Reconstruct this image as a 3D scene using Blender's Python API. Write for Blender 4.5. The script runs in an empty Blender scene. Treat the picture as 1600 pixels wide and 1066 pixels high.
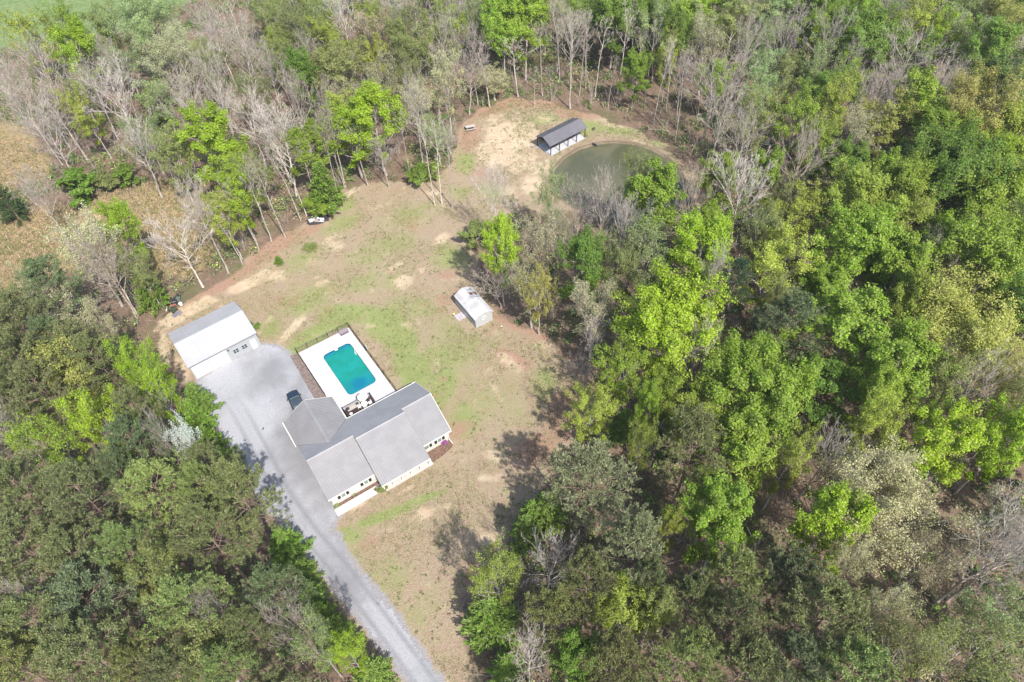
import bpy, math, random
import numpy as np
from mathutils import Vector, Matrix

# ------------------------------------------------------------------ camera, sky, sun
SC = bpy.context.scene
COL = SC.collection
F_PX, TILT, ROLL, CAM_H = 1110.0, math.radians(50.5), math.radians(2.6), 89.0

def cam_axes():
    f = np.array([0, math.cos(TILT), -math.sin(TILT)]); r = np.array([1., 0, 0]); d = np.cross(f, r)
    c, s = math.cos(ROLL), math.sin(ROLL)
    return c*r+s*d, -s*r+c*d, f
RX, DN, FW = cam_axes()
cam_d = bpy.data.cameras.new("camera"); cam = bpy.data.objects.new("camera", cam_d); COL.objects.link(cam)
cam_d.sensor_width = 36.0; cam_d.lens = 36.0*F_PX/1600.0; cam_d.clip_end = 6000; cam_d.clip_start = 1
m = Matrix(((RX[0], -DN[0], -FW[0], 0), (RX[1], -DN[1], -FW[1], 0), (RX[2], -DN[2], -FW[2], CAM_H), (0, 0, 0, 1)))
cam.matrix_world = m
SC.camera = cam

SUN_EL = math.radians(51.0)
SHADOW_AZ = math.radians(119.3)                      # ground direction in which shadows fall
w = bpy.data.worlds.new("World"); SC.world = w; w.use_nodes = True
nt = w.node_tree; bg = nt.nodes['Background']
sky = nt.nodes.new('ShaderNodeTexSky'); sky.sky_type = 'NISHITA'; sky.sun_disc = False
sky.sun_elevation = SUN_EL
sx, sy = -math.cos(SHADOW_AZ), -math.sin(SHADOW_AZ)  # towards the sun
sky.sun_rotation = math.atan2(sx, sy)
sky.air_density = 1.0; sky.dust_density = 1.5; sky.ozone_density = 1.0
nt.links.new(sky.outputs[0], bg.inputs[0]); bg.inputs[1].default_value = 0.15
sd = bpy.data.lights.new("sun", 'SUN'); sd.energy = 4.0; sd.angle = math.radians(0.55); sd.color = (1.0, 0.965, 0.915)
sun = bpy.data.objects.new("sun", sd); COL.objects.link(sun)
tosun = Vector((sx*math.cos(SUN_EL), sy*math.cos(SUN_EL), math.sin(SUN_EL)))
sun.rotation_euler = tosun.to_track_quat('Z', 'Y').to_euler(); sun.location = (60, -60, 150)
SC.view_settings.view_transform = 'Standard'; SC.view_settings.look = 'None'
SC.view_settings.exposure = 0.77; SC.view_settings.gamma = 1.0
SC.view_settings.use_curve_mapping = False
SC.cycles.max_bounces = 5; SC.cycles.diffuse_bounces = 3; SC.cycles.transparent_max_bounces = 4
SC.cycles.transmission_bounces = 3; SC.cycles.glossy_bounces = 2

def G(p, z=0.0):
    """photo pixel (1600 wide) -> world point at height z"""
    v = (p[0]-800)*RX+(p[1]-533)*DN+F_PX*FW
    t = (z-CAM_H)/v[2]
    return np.array([v[0]*t, v[1]*t, z])
def P(x, y, z=0.0):
    X = np.stack([np.asarray(x, float), np.asarray(y, float), np.asarray(z, float)-CAM_H+0*np.asarray(x, float)], -1)
    k = F_PX/np.maximum(X@FW, 1e-3)
    return 800+(X@RX)*k, 533+(X@DN)*k

# ------------------------------------------------------------------ helpers
rng = np.random.default_rng(7)
random.seed(7)

def hash2(i, j, s):
    n = (i.astype(np.int64)*374761393+j.astype(np.int64)*668265263+s*1442695041) & 0xffffffff
    n = ((n ^ (n >> 13))*1274126177) & 0xffffffff
    return ((n ^ (n >> 16)) & 0xffff)/65535.0
def vnoise(x, y, sc, s=0):
    x = np.asarray(x, float)*sc+1000; y = np.asarray(y, float)*sc+1000
    i = np.floor(x); j = np.floor(y); u = x-i; v = y-j
    u = u*u*(3-2*u); v = v*v*(3-2*v)
    a = hash2(i, j, s); b = hash2(i+1, j, s); c = hash2(i, j+1, s); d = hash2(i+1, j+1, s)
    return (a*(1-u)+b*u)*(1-v)+(c*(1-u)+d*u)*v
def fbm(x, y, sc, s=0, o=4):
    t = 0; a = 0.5; n = 0
    for k in range(o):
        t = t+a*vnoise(x, y, sc*2**k, s+k*17); n += a; a *= 0.55
    return t/n
def sstep(a, b, x):
    t = np.clip((x-a)/(b-a), 0, 1); return t*t*(3-2*t)
def inpoly(px, py, poly):
    px = np.asarray(px, float); py = np.asarray(py, float)
    r = np.zeros(px.shape, bool); n = len(poly)
    for i in range(n):
        x1, y1 = poly[i]; x2, y2 = poly[(i+1) % n]
        if y1 == y2: continue
        c = ((y1 > py) != (y2 > py)) & (px < (x2-x1)*(py-y1)/(y2-y1)+x1)
        r ^= c
    return r
def polydist(px, py, poly, closed=True):
    px = np.asarray(px, float); py = np.asarray(py, float)
    d = np.full(px.shape, 1e9); n = len(poly)
    for i in range(n if closed else n-1):
        x1, y1 = poly[i]; x2, y2 = poly[(i+1) % n]
        dx, dy = x2-x1, y2-y1
        t = np.clip(((px-x1)*dx+(py-y1)*dy)/(dx*dx+dy*dy+1e-9), 0, 1)
        d = np.minimum(d, np.hypot(px-x1-t*dx, py-y1-t*dy))
    return d

class MB:
    def __init__(s): s.v = []; s.f = []; s.m = []; s.mi = 0
    def add(s, vs, fs):
        o = len(s.v); s.v += [tuple(map(float, v)) for v in vs]; s.f += [tuple(i+o for i in f) for f in fs]; s.m += [s.mi]*len(fs); return s
    def box(s, x0, y0, z0, x1, y1, z1):
        return s.add([(x0,y0,z0),(x1,y0,z0),(x1,y1,z0),(x0,y1,z0),(x0,y0,z1),(x1,y0,z1),(x1,y1,z1),(x0,y1,z1)],
                     [(0,3,2,1),(4,5,6,7),(0,1,5,4),(1,2,6,5),(2,3,7,6),(3,0,4,7)])
    def cbox(s, c, sz, rot=0.0, tilt=0.0):
        M = Matrix.Translation(Vector(c)) @ Matrix.Rotation(rot, 4, 'Z') @ Matrix.Rotation(tilt, 4, 'X')
        x, y, z = sz[0]/2, sz[1]/2, sz[2]/2
        vs = [M @ Vector(p) for p in [(-x,-y,-z),(x,-y,-z),(x,y,-z),(-x,y,-z),(-x,-y,z),(x,-y,z),(x,y,z),(-x,y,z)]]
        return s.add(vs, [(0,3,2,1),(4,5,6,7),(0,1,5,4),(1,2,6,5),(2,3,7,6),(3,0,4,7)])
    def tube(s, pts, rs, n=6, cap=True):
        pts = [Vector(p) for p in pts]
        if not hasattr(rs, '__len__'): rs = [rs]*len(pts)
        vs = []; fs = []
        for k, p in enumerate(pts):
            d = (pts[min(k+1, len(pts)-1)]-pts[max(k-1, 0)]).normalized()
            a = d.cross(Vector((0, 0, 1)) if abs(d.z) < .9 else Vector((1, 0, 0))).normalized(); b = d.cross(a)
            for i in range(n):
                t = 2*math.pi*i/n; vs.append(p+(a*math.cos(t)+b*math.sin(t))*rs[k])
        for k in range(len(pts)-1):
            for i in range(n):
                j = (i+1) % n; fs.append((k*n+i, k*n+j, (k+1)*n+j, (k+1)*n+i))
        if cap: fs += [tuple(range(n-1, -1, -1)), tuple(range((len(pts)-1)*n, len(pts)*n))]
        return s.add(vs, fs)
    def prism(s, poly, z0, z1):
        n = len(poly)
        return s.add([(x, y, z0) for x, y in poly]+[(x, y, z1) for x, y in poly],
                     [tuple(range(n-1, -1, -1)), tuple(range(n, 2*n))]+[(i, (i+1) % n, n+(i+1) % n, n+i) for i in range(n)])
    def slab(s, top, th):
        """polygon of 3d points (ccw from above), thickened downward"""
        n = len(top)
        return s.add([tuple(p) for p in top]+[(p[0], p[1], p[2]-th) for p in top],
                     [tuple(range(n)), tuple(range(2*n-1, n-1, -1))]+[((i+1) % n, i, n+i, n+(i+1) % n) for i in range(n)])
    def upright(s, poly, axis, a0, a1):
        """polygon in (h, z) extruded along axis ('u' or 'v') from a0 to a1"""
        n = len(poly)
        if axis == 'u': A = [(a0, h, z) for h, z in poly]; B = [(a1, h, z) for h, z in poly]
        else: A = [(h, a0, z) for h, z in poly]; B = [(h, a1, z) for h, z in poly]
        return s.add(A+B, [tuple(range(n)), tuple(range(2*n-1, n-1, -1))]+[((i+1) % n, i, n+i, n+(i+1) % n) for i in range(n)])
    def build(s, name, mat, parent=None, smooth=False, fix=True):
        me = bpy.data.meshes.new(name); me.from_pydata(s.v, [], s.f)
        for mm in (mat if isinstance(mat, (list, tuple)) else [mat]): me.materials.append(mm)
        if any(s.m): me.polygons.foreach_set('material_index', s.m)
        if smooth: me.polygons.foreach_set('use_smooth', [True]*len(s.f))
        me.update()
        if fix:
            import bmesh
            bm = bmesh.new(); bm.from_mesh(me); bmesh.ops.recalc_face_normals(bm, faces=bm.faces); bm.to_mesh(me); bm.free()
        o = bpy.data.objects.new(name, me); COL.objects.link(o)
        if parent is not None: o.parent = parent
        return o

def tag(o, label=None, cat=None, group=None, kind=None):
    if label: o['label'] = label
    if cat: o['category'] = cat
    if group: o['group'] = group
    if kind: o['kind'] = kind
    return o
def thing(name, loc, rz, label, cat, group=None):
    o = bpy.data.objects.new(name, None); COL.objects.link(o); o.location = loc; o.rotation_euler = (0, 0, rz)
    o.empty_display_size = 0.5
    return tag(o, label, cat, group)
def copy_tree(o, parent=None):
    c = o.copy(); COL.objects.link(c); c.parent = parent
    for ch in KIDS.get(o.name, []): copy_tree(ch, c)
    return c
KIDS = {}

def mesh_np(name, verts, quads, mat, attrs=None, smooth=False, idx=None, tris=None):
    """numpy arrays -> mesh"""
    me = bpy.data.meshes.new(name)
    nv = len(verts); me.vertices.add(nv); me.vertices.foreach_set('co', np.asarray(verts, np.float32).ravel())
    q = np.asarray(quads, np.int32); k = q.shape[1]
    loops = q.ravel(); starts = np.arange(len(q))*k; tot = np.full(len(q), k)
    if tris is not None and len(tris):
        t = np.asarray(tris, np.int32); starts = np.concatenate([starts, len(loops)+np.arange(len(t))*3]); tot = np.concatenate([tot, np.full(len(t), 3)])
        loops = np.concatenate([loops, t.ravel()])
    me.loops.add(len(loops)); me.loops.foreach_set('vertex_index', loops.astype(np.int32))
    me.polygons.add(len(starts)); me.polygons.foreach_set('loop_start', starts.astype(np.int32)); me.polygons.foreach_set('loop_total', tot.astype(np.int32))
    if smooth: me.polygons.foreach_set('use_smooth', np.ones(len(starts), bool))
    for mm in (mat if isinstance(mat, (list, tuple)) else [mat]): me.materials.append(mm)
    if idx is not None: me.polygons.foreach_set('material_index', np.asarray(idx, np.int32))
    me.update(calc_edges=True)
    for nm, val in (attrs or {}).items():
        if val.ndim == 1:
            a = me.attributes.new(nm, 'FLOAT', 'POINT'); a.data.foreach_set('value', val.astype(np.float32))
        else:
            a = me.color_attributes.new(nm, 'FLOAT_COLOR', 'POINT'); a.data.foreach_set('color', np.concatenate([val, np.ones((len(val), 1))], 1).astype(np.float32).ravel())
    return me

# ------------------------------------------------------------------ materials
class NT:
    def __init__(s, name):
        s.mat = bpy.data.materials.new(name); s.mat.use_nodes = True; s.t = s.mat.node_tree
        s.b = s.t.nodes['Principled BSDF']; s.out = s.t.nodes['Material Output']
        s.b.inputs['Roughness'].default_value = 0.85; s.b.inputs['Specular IOR Level'].default_value = 0.25
    def n(s, typ, **kw):
        x = s.t.nodes.new('ShaderNode'+typ)
        for k, v in kw.items(): setattr(x, k, v)
        return x
    def l(s, a, b): s.t.links.new(a, b)
    def coord(s, kind='Object'):
        return s.n('TexCoord').outputs[kind]
    def noise(s, co, scale, detail=4, rough=.55, dist=0, vec=None):
        x = s.n('TexNoise'); x.inputs['Scale'].default_value = scale; x.inputs['Detail'].default_value = detail
        x.inputs['Roughness'].default_value = rough; x.inputs['Distortion'].default_value = dist; s.l(co, x.inputs['Vector']); return x.outputs['Fac']
    def ramp(s, fac, a, b):
        x = s.n('MapRange'); x.inputs[1].default_value = a; x.inputs[2].default_value = b; x.clamp = True; x.interpolation_type = 'SMOOTHSTEP'
        s.l(fac, x.inputs[0]); return x.outputs[0]
    def mix(s, fac, a, b, mode='MIX'):
        x = s.n('Mix', data_type='RGBA', blend_type=mode)
        if isinstance(fac, (int, float)): x.inputs[0].default_value = fac
        else: s.l(fac, x.inputs[0])
        for i, c in ((6, a), (7, b)):
            if isinstance(c, (tuple, list)): x.inputs[i].default_value = (*c[:3], 1)
            else: s.l(c, x.inputs[i])
        return x.outputs[2]
    def math(s, op, a, b=None, c=None):
        x = s.n('Math', operation=op)
        for i, v in enumerate((a, b, c)):
            if v is None: continue
            if isinstance(v, (int, float)): x.inputs[i].default_value = v
            else: s.l(v, x.inputs[i])
        return x.outputs[0]
    def attr(s, name):
        x = s.n('Attribute'); x.attribute_name = name; return x
    def bump(s, h, strength, dist=.1):
        x = s.n('Bump'); x.inputs['Strength'].default_value = strength; x.inputs['Distance'].default_value = dist
        s.l(h, x.inputs['Height']); s.l(x.outputs[0], s.b.inputs['Normal'])

def plain(name, c, rough=.6, var=.12, scale=1.5, metal=0, spec=.3, c2=None):
    t = NT(name); co = t.coord()
    n = t.noise(co, scale, 5, .6); n2 = t.noise(co, scale*9, 2)
    lo = tuple(x*(1-var) for x in c); hi = tuple(min(1, x*(1+var)) for x in c) if c2 is None else c2
    col = t.mix(t.ramp(n, .3, .7), lo, hi); col = t.mix(t.math('MULTIPLY', t.ramp(n2, .35, .75), var), col, tuple(x*.6 for x in c))
    t.l(col, t.b.inputs['Base Color']); t.b.inputs['Roughness'].default_value = rough
    t.b.inputs['Metallic'].default_value = metal; t.b.inputs['Specular IOR Level'].default_value = spec
    return t.mat

def leaf_mat(name, trans=.3, var=.35):
    t = NT(name); oi = t.n('ObjectInfo'); geo = t.n('NewGeometry')
    rnd = geo.outputs['Random Per Island']
    hsv = t.n('HueSaturation'); t.l(oi.outputs['Color'], hsv.inputs['Color'])
    t.l(t.math('MULTIPLY_ADD', rnd, .045, .462), hsv.inputs['Hue'])
    t.l(t.math('MULTIPLY_ADD', rnd, .25, .85), hsv.inputs['Saturation'])
    r2 = t.math('FRACT', t.math('MULTIPLY', rnd, 7.31))
    cn = t.noise(t.coord(), .35, 3, .6)
    v = t.math('MULTIPLY_ADD', r2, var*2, 1.08-var)
    v = t.math('MULTIPLY', v, t.math('MULTIPLY_ADD', cn, .7, .65))
    t.l(v, hsv.inputs['Value'])
    t.l(hsv.outputs[0], t.b.inputs['Base Color']); t.b.inputs['Roughness'].default_value = .6; t.b.inputs['Specular IOR Level'].default_value = .25
    tr = t.n('BsdfTranslucent'); hs2 = t.n('HueSaturation'); hs2.inputs['Hue'].default_value = .485; hs2.inputs['Value'].default_value = 1.2
    t.l(hsv.outputs[0], hs2.inputs['Color']); t.l(hs2.outputs[0], tr.inputs['Color'])
    ms = t.n('MixShader'); ms.inputs[0].default_value = trans
    t.l(t.b.outputs[0], ms.inputs[1]); t.l(tr.outputs[0], ms.inputs[2]); t.l(ms.outputs[0], t.out.inputs['Surface'])
    return t.mat
def bark_mat(name, c, c2):
    t = NT(name); co = t.coord(); n = t.noise(co, 1.2, 5, .65)
    oi = t.n('ObjectInfo')
    col = t.mix(t.ramp(n, .35, .65), c, c2)
    col = t.mix(.75, col, oi.outputs['Color'], 'MULTIPLY')
    t.l(col, t.b.inputs['Base Color']); t.b.inputs['Roughness'].default_value = .9
    return t.mat
M_LEAF = leaf_mat('leaves', .32, .34)
M_NEEDLE = leaf_mat('needles', .12, .42)
M_BARK = bark_mat('bark', (.52, .475, .44), (.30, .265, .24))
M_PBARK = bark_mat('pine_bark', (.30, .22, .17), (.20, .145, .115))

# ------------------------------------------------------------------ site outline (photo pixels on the ground)
YARD = [(232,560),(238,520),(258,490),(300,465),(350,432),(405,397),(446,362),(478,340),(520,303),(570,286),(640,282),(700,262),(716,225),
        (722,196),(752,172),(800,152),(860,160),(930,178),(1000,205),(1045,232),(1085,268),(1100,310),(1075,340),(1000,352),(920,345),(868,325),
        (815,330),(762,352),(742,385),(745,440),(778,480),(806,515),(850,532),(895,560),(922,600),(938,640),(905,690),(862,745),(812,820),(765,880),
        (738,930),(728,975),(745,1010),(762,1066),(785,1160),(850,1290),(735,1290),(640,1160),(590,1066),(545,990),(500,915),(460,870),(430,838),(398,790),(352,722),(320,672),(300,622),(270,606),(245,590)]
FIELD = [(-160,150),(0,188),(50,222),(80,262),(60,285),(10,292),(0,330),(100,322),(180,300),(250,285),(330,282),(350,330),(335,400),(300,425),(225,436),(150,425),(110,420),(60,440),(10,478),(-160,560)]
MEADOW = [(-300,-60),(-300,100),(-50,82),(60,72),(140,60),(200,42),(260,18),(330,-8),(440,-30),(440,-150),(-300,-150)]
POND = [(861,283),(866,264),(882,247),(904,233),(930,225),(960,222),(992,225),(1020,234),(1042,247),(1060,265),(1071,288),(1072,312),(1058,332),(1030,343),(1000,347),(960,344),(920,333),(890,318),(870,302)]
def to_ground(poly, z=0): return [tuple(G(p, z)[:2]) for p in poly]
YARD_W, FIELD_W, MEADOW_W, POND_W = map(to_ground, (YARD, FIELD, MEADOW, POND))

HOUSE_O = G((522.7, 789.8), 0.1); HOUSE_A = math.radians(32)
DECK_O = np.array([-34.64, 72.72, 0]); DECK_A = math.radians(33)
GAR_O = np.array([-50.07, 68.46, 0]); GAR_A = math.radians(35.3)
SHED_O = np.array([-5.84, 76.42, 0]); SHED_A = math.radians(31.6)
def tolocal(x, y, o, a):
    x = x-o[0]; y = y-o[1]; return x*math.cos(a)+y*math.sin(a), -x*math.sin(a)+y*math.cos(a)
def toworld(u, v, o, a): return (o[0]+u*math.cos(a)-v*math.sin(a), o[1]+u*math.sin(a)+v*math.cos(a))

GRAVEL = [(308,594),(318,628),(333,658),(350,683),(375,712),(392,745),(405,775),(421,800),(447,827),(478,862),(510,899),(560,965),(640,1066),(728,1180),(800,1280),(880,1280),(795,1180),
          (692,1066),(624,965),(564,895),(534,850),(519,828),(529,808),(540,790),(560,740),(540,690),(520,640),(499,622),(478,590),(459,561),(446,547),(433,542),(420,537),(409,538),(370,556)]
GRAVEL_W = to_ground(GRAVEL)

# ------------------------------------------------------------------ ground
def axis(lo, hi, step, outs):
    a = list(np.arange(lo, hi+1e-6, step)); s = step; x = a[-1]; y = a[0]
    while x < outs: s *= 1.12; x += s; y -= s; a.append(x); a.insert(0, y)
    return np.array(a)
gx = axis(-72, 62, .42, 2500); gy = axis(34, 152, .42, 2500)
XX, YY = np.meshgrid(gx, gy); x = XX.ravel(); y = YY.ravel()
vis = (x-0)**2+(y-100)**2 < 500**2
px, py = P(x, y, 0); px = np.where((y > 0) & vis, px, -9999); py = np.where((y > 0) & vis, py, -9999)
n1 = fbm(x, y, .12, 1, 5)-.5; n2 = fbm(x, y, .45, 5, 4)-.5; n3 = fbm(x, y, 1.3, 9, 3)-.5
dY = polydist(x, y, YARD_W); inY = inpoly(x, y, YARD_W); sY = np.where(inY, dY, -dY)
yard = sstep(-1.6, 1.6, sY+n1*5+n2*3)
dF = polydist(x, y, FIELD_W); sF = np.where(inpoly(x, y, FIELD_W), dF, -dF); field = sstep(-3, 3, sF+n1*10+n2*4)
dM = polydist(x, y, MEADOW_W); sM = np.where(inpoly(x, y, MEADOW_W), dM, -dM); meadow = sstep(-4, 4, sM+n1*6)
def blobs(L, base=0.0):
    t = np.full(x.shape, base)
    for bx, by, rx, ry, rot, st in L:
        a = math.radians(rot); dx = px-bx; dy = py-by
        u = dx*math.cos(a)+dy*math.sin(a); v = -dx*math.sin(a)+dy*math.cos(a)
        t = np.maximum(t, st*np.exp(-((u/rx)**2+(v/ry)**2)**1.3))
    return t
GREEN = [(485,530,45,16,-35,1.),(530,500,45,14,-22,1.),(585,492,50,16,8,1.),(625,530,26,40,-30,.95),(645,580,32,40,-40,1.),(600,510,40,26,40,1.),(560,488,60,14,0,1.),(690,600,24,45,20,.7),(850,600,22,34,20,.6),(690,560,50,40,0,.5),
         (728,660,26,34,0,.6),(640,340,60,24,-15,.45),(600,390,60,26,-25,.5),(540,320,20,12,-30,.7),(700,400,40,24,0,.5),(580,440,60,24,-10,.45),(470,470,50,26,-20,.6),(640,480,60,22,0,.45),
         (545,838,26,16,-20,.85),(600,806,60,9,-20,.95),(665,778,45,7,-18,.8),(540,880,30,50,50,.5),(600,900,60,50,40,.4),(650,960,40,50,50,.4),(680,760,30,18,-20,.3),(420,510,20,25,40,.6),
         (640,700,80,30,-30,.35),(740,540,40,30,0,.35),(800,640,50,40,0,.35),(730,255,18,22,0,.7),(720,300,20,14,0,.5),(945,200,60,10,5,.7),(850,185,30,12,-10,.6),(910,205,30,12,0,.6),(770,300,30,20,0,.5),
         (470,410,40,20,-20,.45),(530,350,40,16,-20,.5),(760,640,40,60,0,.3),(700,520,30,30,0,.4),(1030,225,30,6,30,.5)]
SAND = [(800,215,46,34,10,1.),(775,240,36,26,0,.95),(815,250,30,24,0,.9),(785,185,40,14,-5,.55),(850,185,30,10,0,.45),(960,192,26,9,5,.95),(525,378,30,16,0,.55),(430,432,26,12,-20,.6),(590,322,30,8,-15,.45),(690,373,26,9,-35,.75),(672,302,16,8,0,.6),
        (632,440,22,12,-15,.7),(618,415,26,8,-35,.7),(655,425,16,7,-30,.6),(420,500,18,8,-45,.5),(455,516,30,6,-48,1.),(470,500,14,6,-20,.6),(590,265,40,8,0,.4),(250,545,24,36,-20,.9),(268,500,40,12,-35,.9),(310,478,40,9,-28,.9),(390,440,50,9,-28,.85),(430,415,30,10,0,.4),
        (285,578,26,12,55,.8),(770,712,26,11,10,.75),(765,748,26,9,0,.6),(660,805,34,14,-15,.55),(610,828,20,8,0,.6),(700,790,20,10,0,.5),(905,600,26,6,60,.8),(925,635,16,6,70,.9),(890,570,18,6,35,.6),(795,562,22,10,20,.7),(800,575,26,10,30,.4),(772,605,30,7,60,.4),
        (765,840,30,13,-30,.75),(740,865,20,9,-30,.5),(752,1035,14,24,-12,.9),(770,520,12,6,0,.5),(745,975,12,18,0,.3),(445,860,22,8,60,.9),(480,905,22,8,55,.9),(508,930,16,7,55,.7),(402,790,20,9,60,.7),(330,662,14,6,60,.9),(560,790,20,4,-28,.7),(640,762,26,4,-28,.5),
        (1000,222,30,4,25,.35),(1060,262,14,5,50,.3),(830,288,20,24,0,.7),(850,262,16,16,0,.7),(868,248,12,8,0,.5),(795,300,20,20,0,.4),(650,735,40,4,-28,.6),(395,525,6,6,0,.4),(1085,290,14,25,-10,.4),(540,306,30,5,-30,.6),(500,445,30,8,-30,.4),(770,455,12,8,0,.3)]
RED = [(860,520,70,16,25,.9),(800,500,40,14,20,.8),(900,570,30,14,50,.7),(800,490,30,8,20,.9),(340,445,70,14,-28,.95),(300,460,50,14,-28,.9),(430,385,50,14,-35,.8),(500,330,40,10,-30,.8),(760,168,50,14,-10,.9),(840,160,60,10,0,.9),(900,175,40,10,0,.7),(1070,240,40,14,40,.8),(1100,300,18,40,0,.8),
       (735,215,18,24,0,.7),(750,270,20,16,0,.5),(470,640,4,4,0,.2),(475,890,30,12,55,.8),(560,1020,60,14,53,.5),(400,800,30,14,55,.8),(700,470,40,20,0,.3),(450,470,40,14,-20,.45),(260,580,30,26,0,.6),(890,650,34,40,0,.9),(915,615,24,40,-20,.9),(840,700,40,24,-30,.7),(790,900,30,60,-25,.5),(735,900,16,60,15,.45),(480,360,40,10,-35,.6),(720,680,50,20,0,.3),(600,850,60,20,-20,.35),(800,560,30,10,20,.8),(640,350,40,16,0,.25),(700,430,30,10,0,.3)]
green = np.clip(blobs(GREEN)*1.5+n1*.8+n2*.9+n3*.4-.09, 0, 1)*1.0
sandm = np.clip((blobs(SAND)-.25)*2.2+n2*1.6+n3*1.1+n1*.3, 0, 1)*(blobs(SAND) > .1)
redm = np.clip(blobs(RED)*1.45+n2*1.2+n3*.8+n1*.6+.02, 0, 1)
# woodland floor catches straw and green in patches
sandm = np.where(blobs(SAND) > .1, sandm, np.clip((fbm(x, y, .5, 31, 4)-.70)*5, 0, .5)*yard)
lush = np.clip(meadow, 0, 1)
# gravel that has strayed over the edge of the drive
dG = polydist(x, y, GRAVEL_W); sG = np.where(inpoly(x, y, GRAVEL_W), dG, -dG)
grav = sstep(-1.0, .3, sG+n3*1.2+n2*.8)
# hollow for the pond and for the pool
dP = polydist(x, y, POND_W); sP = np.where(inpoly(x, y, POND_W), dP, -dP)
z = (fbm(x, y, .05, 77, 3)-.5)*.5*sstep(0, 6, np.maximum(-sY, 0)+0)+n2*.05*yard
z = z-1.3*sstep(-.5, 1.6, sP+n2*.5)
bank = np.exp(-((sP+.30)/.42)**2)*(.9+.8*n2)
u, v = tolocal(x, y, DECK_O, DECK_A)
near = ((u > -2.5) & (u < 11) & (v > -19) & (v < 2))
z = np.where(near, -.02, z)
z = np.where((u > 2.0) & (u < 8.8) & (v > -13.6) & (v < -1.8), -2.6, z)
for o_, a_, (u0, u1, v0, v1) in ((HOUSE_O, HOUSE_A, (-2, 20, -4, 17)), (GAR_O, GAR_A, (-1.5, 12.5, -1.5, 10)), (SHED_O, SHED_A, (-2.5, 4.5, -1, 7.6))):
    uu, vv = tolocal(x, y, o_, a_); z = np.where((uu > u0) & (uu < u1) & (vv > v0) & (vv < v1), np.minimum(z, -.015), z)
z = np.where(sG > -1.5, -.02, z)
pav = G((861, 242)); z = np.where(np.hypot(x-pav[0]-1.5, y-pav[1]-4) < 9, np.where(sP > -1.5, z, -.02), z)
nx_, ny_ = len(gx), len(gy)
ii = np.arange((ny_-1)*(nx_-1)); r = ii//(nx_-1); c = ii % (nx_-1); a = r*nx_+c
quads = np.stack([a, a+1, a+nx_+1, a+nx_], 1)

t = NT('ground'); co = t.coord()
fine = t.noise(co, 3.2, 6, .72); mid = t.noise(co, .7, 5, .6, .6); big = t.noise(co, .11, 4, .6); vf = t.noise(co, 5.5, 3, .8); vf2 = t.noise(t.n('TexCoord').outputs['Generated'], 5200, 3, .8)
def msk(name, soft=.22, nz=None):
    base = t.math('ADD', t.attr(name).outputs['Fac'], t.math('MULTIPLY', t.math('SUBTRACT', nz or fine, .5), .9))
    return t.ramp(base, .5-soft, .5+soft)
dry = t.mix(t.ramp(mid, .38, .62), (.34, .24, .18), (.33, .265, .175))
dry = t.mix(t.math('MULTIPLY', t.ramp(fine, .44, .62), .8), dry, (.255, .205, .115))
dry = t.mix(t.math('MULTIPLY', t.ramp(vf, .52, .62), .65), dry, (.46, .365, .26))
dry = t.mix(t.math('MULTIPLY', t.ramp(vf2, .54, .64), .5), dry, (.155, .12, .065))
grn = t.mix(t.ramp(fine, .35, .65), (.165, .23, .06), (.25, .30, .10)); grn = t.mix(t.math('MULTIPLY', t.ramp(mid, .5, .68), .4), grn, (.36, .31, .16))
sndc = t.mix(t.ramp(mid, .35, .7), (.50, .375, .255), (.58, .475, .335)); sndc = t.mix(t.math('MULTIPLY', t.ramp(fine, .5, .7), .5), sndc, (.38, .265, .17))
redc = t.mix(t.ramp(fine, .35, .65), (.29, .17, .12), (.37, .24, .17)); redc = t.mix(t.math('MULTIPLY', t.ramp(vf, .55, .72), .5), redc, (.20, .14, .09))
yardc = t.mix(t.math('MULTIPLY', msk('green', .5), .8), dry, grn)
yardc = t.mix(t.math('MULTIPLY', msk('red', .35), .9), yardc, redc)
yardc = t.mix(t.math('MULTIPLY', msk('sand', .5), .82), yardc, sndc)
lit = t.mix(t.ramp(fine, .35, .65), (.115, .085, .058), (.225, .155, .110)); lit = t.mix(t.math('MULTIPLY', t.ramp(mid, .42, .68), .6), lit, (.27, .19, .135))
lit = t.mix(t.math('MULTIPLY', t.ramp(big, .5, .66), .6), lit, (.10, .12, .045))
lit = t.mix(t.math('MULTIPLY', t.ramp(vf, .6, .75), .5), lit, (.40, .30, .22))
brm = t.mix(t.ramp(mid, .35, .66), (.36, .26, .15), (.21, .19, .085)); brm = t.mix(t.math('MULTIPLY', t.ramp(fine, .45, .7), .6), brm, (.47, .345, .20)); brm = t.mix(t.math('MULTIPLY', t.ramp(big, .5, .62), .6), brm, (.14, .165, .05))
lsh = t.mix(t.ramp(mid, .35, .65), (.13, .195, .065), (.20, .245, .11))
col = t.mix(msk('field', .3), lit, brm); col = t.mix(msk('lush', .3), col, lsh); col = t.mix(msk('yard', .2), col, yardc)
grvc = t.mix(t.ramp(fine, .3, .7), (.25, .235, .235), (.34, .32, .32)); col = t.mix(msk('gravel', .25), col, grvc)
col = t.mix(t.math('MULTIPLY', t.attr('bank').outputs['Fac'], .85), col, (.085, .065, .045))
t.l(col, t.b.inputs['Base Color']); t.b.inputs['Roughness'].default_value = 1; t.b.inputs['Specular IOR Level'].default_value = .05
t.bump(t.math('ADD', fine, t.math('MULTIPLY', vf, .5)), .9, .16)
me = mesh_np('ground', np.stack([x, y, z], 1), quads, t.mat, dict(yard=yard, field=field, lush=lush, green=green, sand=sandm, red=redm, gravel=grav, bank=bank), smooth=True)
o = bpy.data.objects.new('ground', me); COL.objects.link(o); tag(o, kind='structure')

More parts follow.
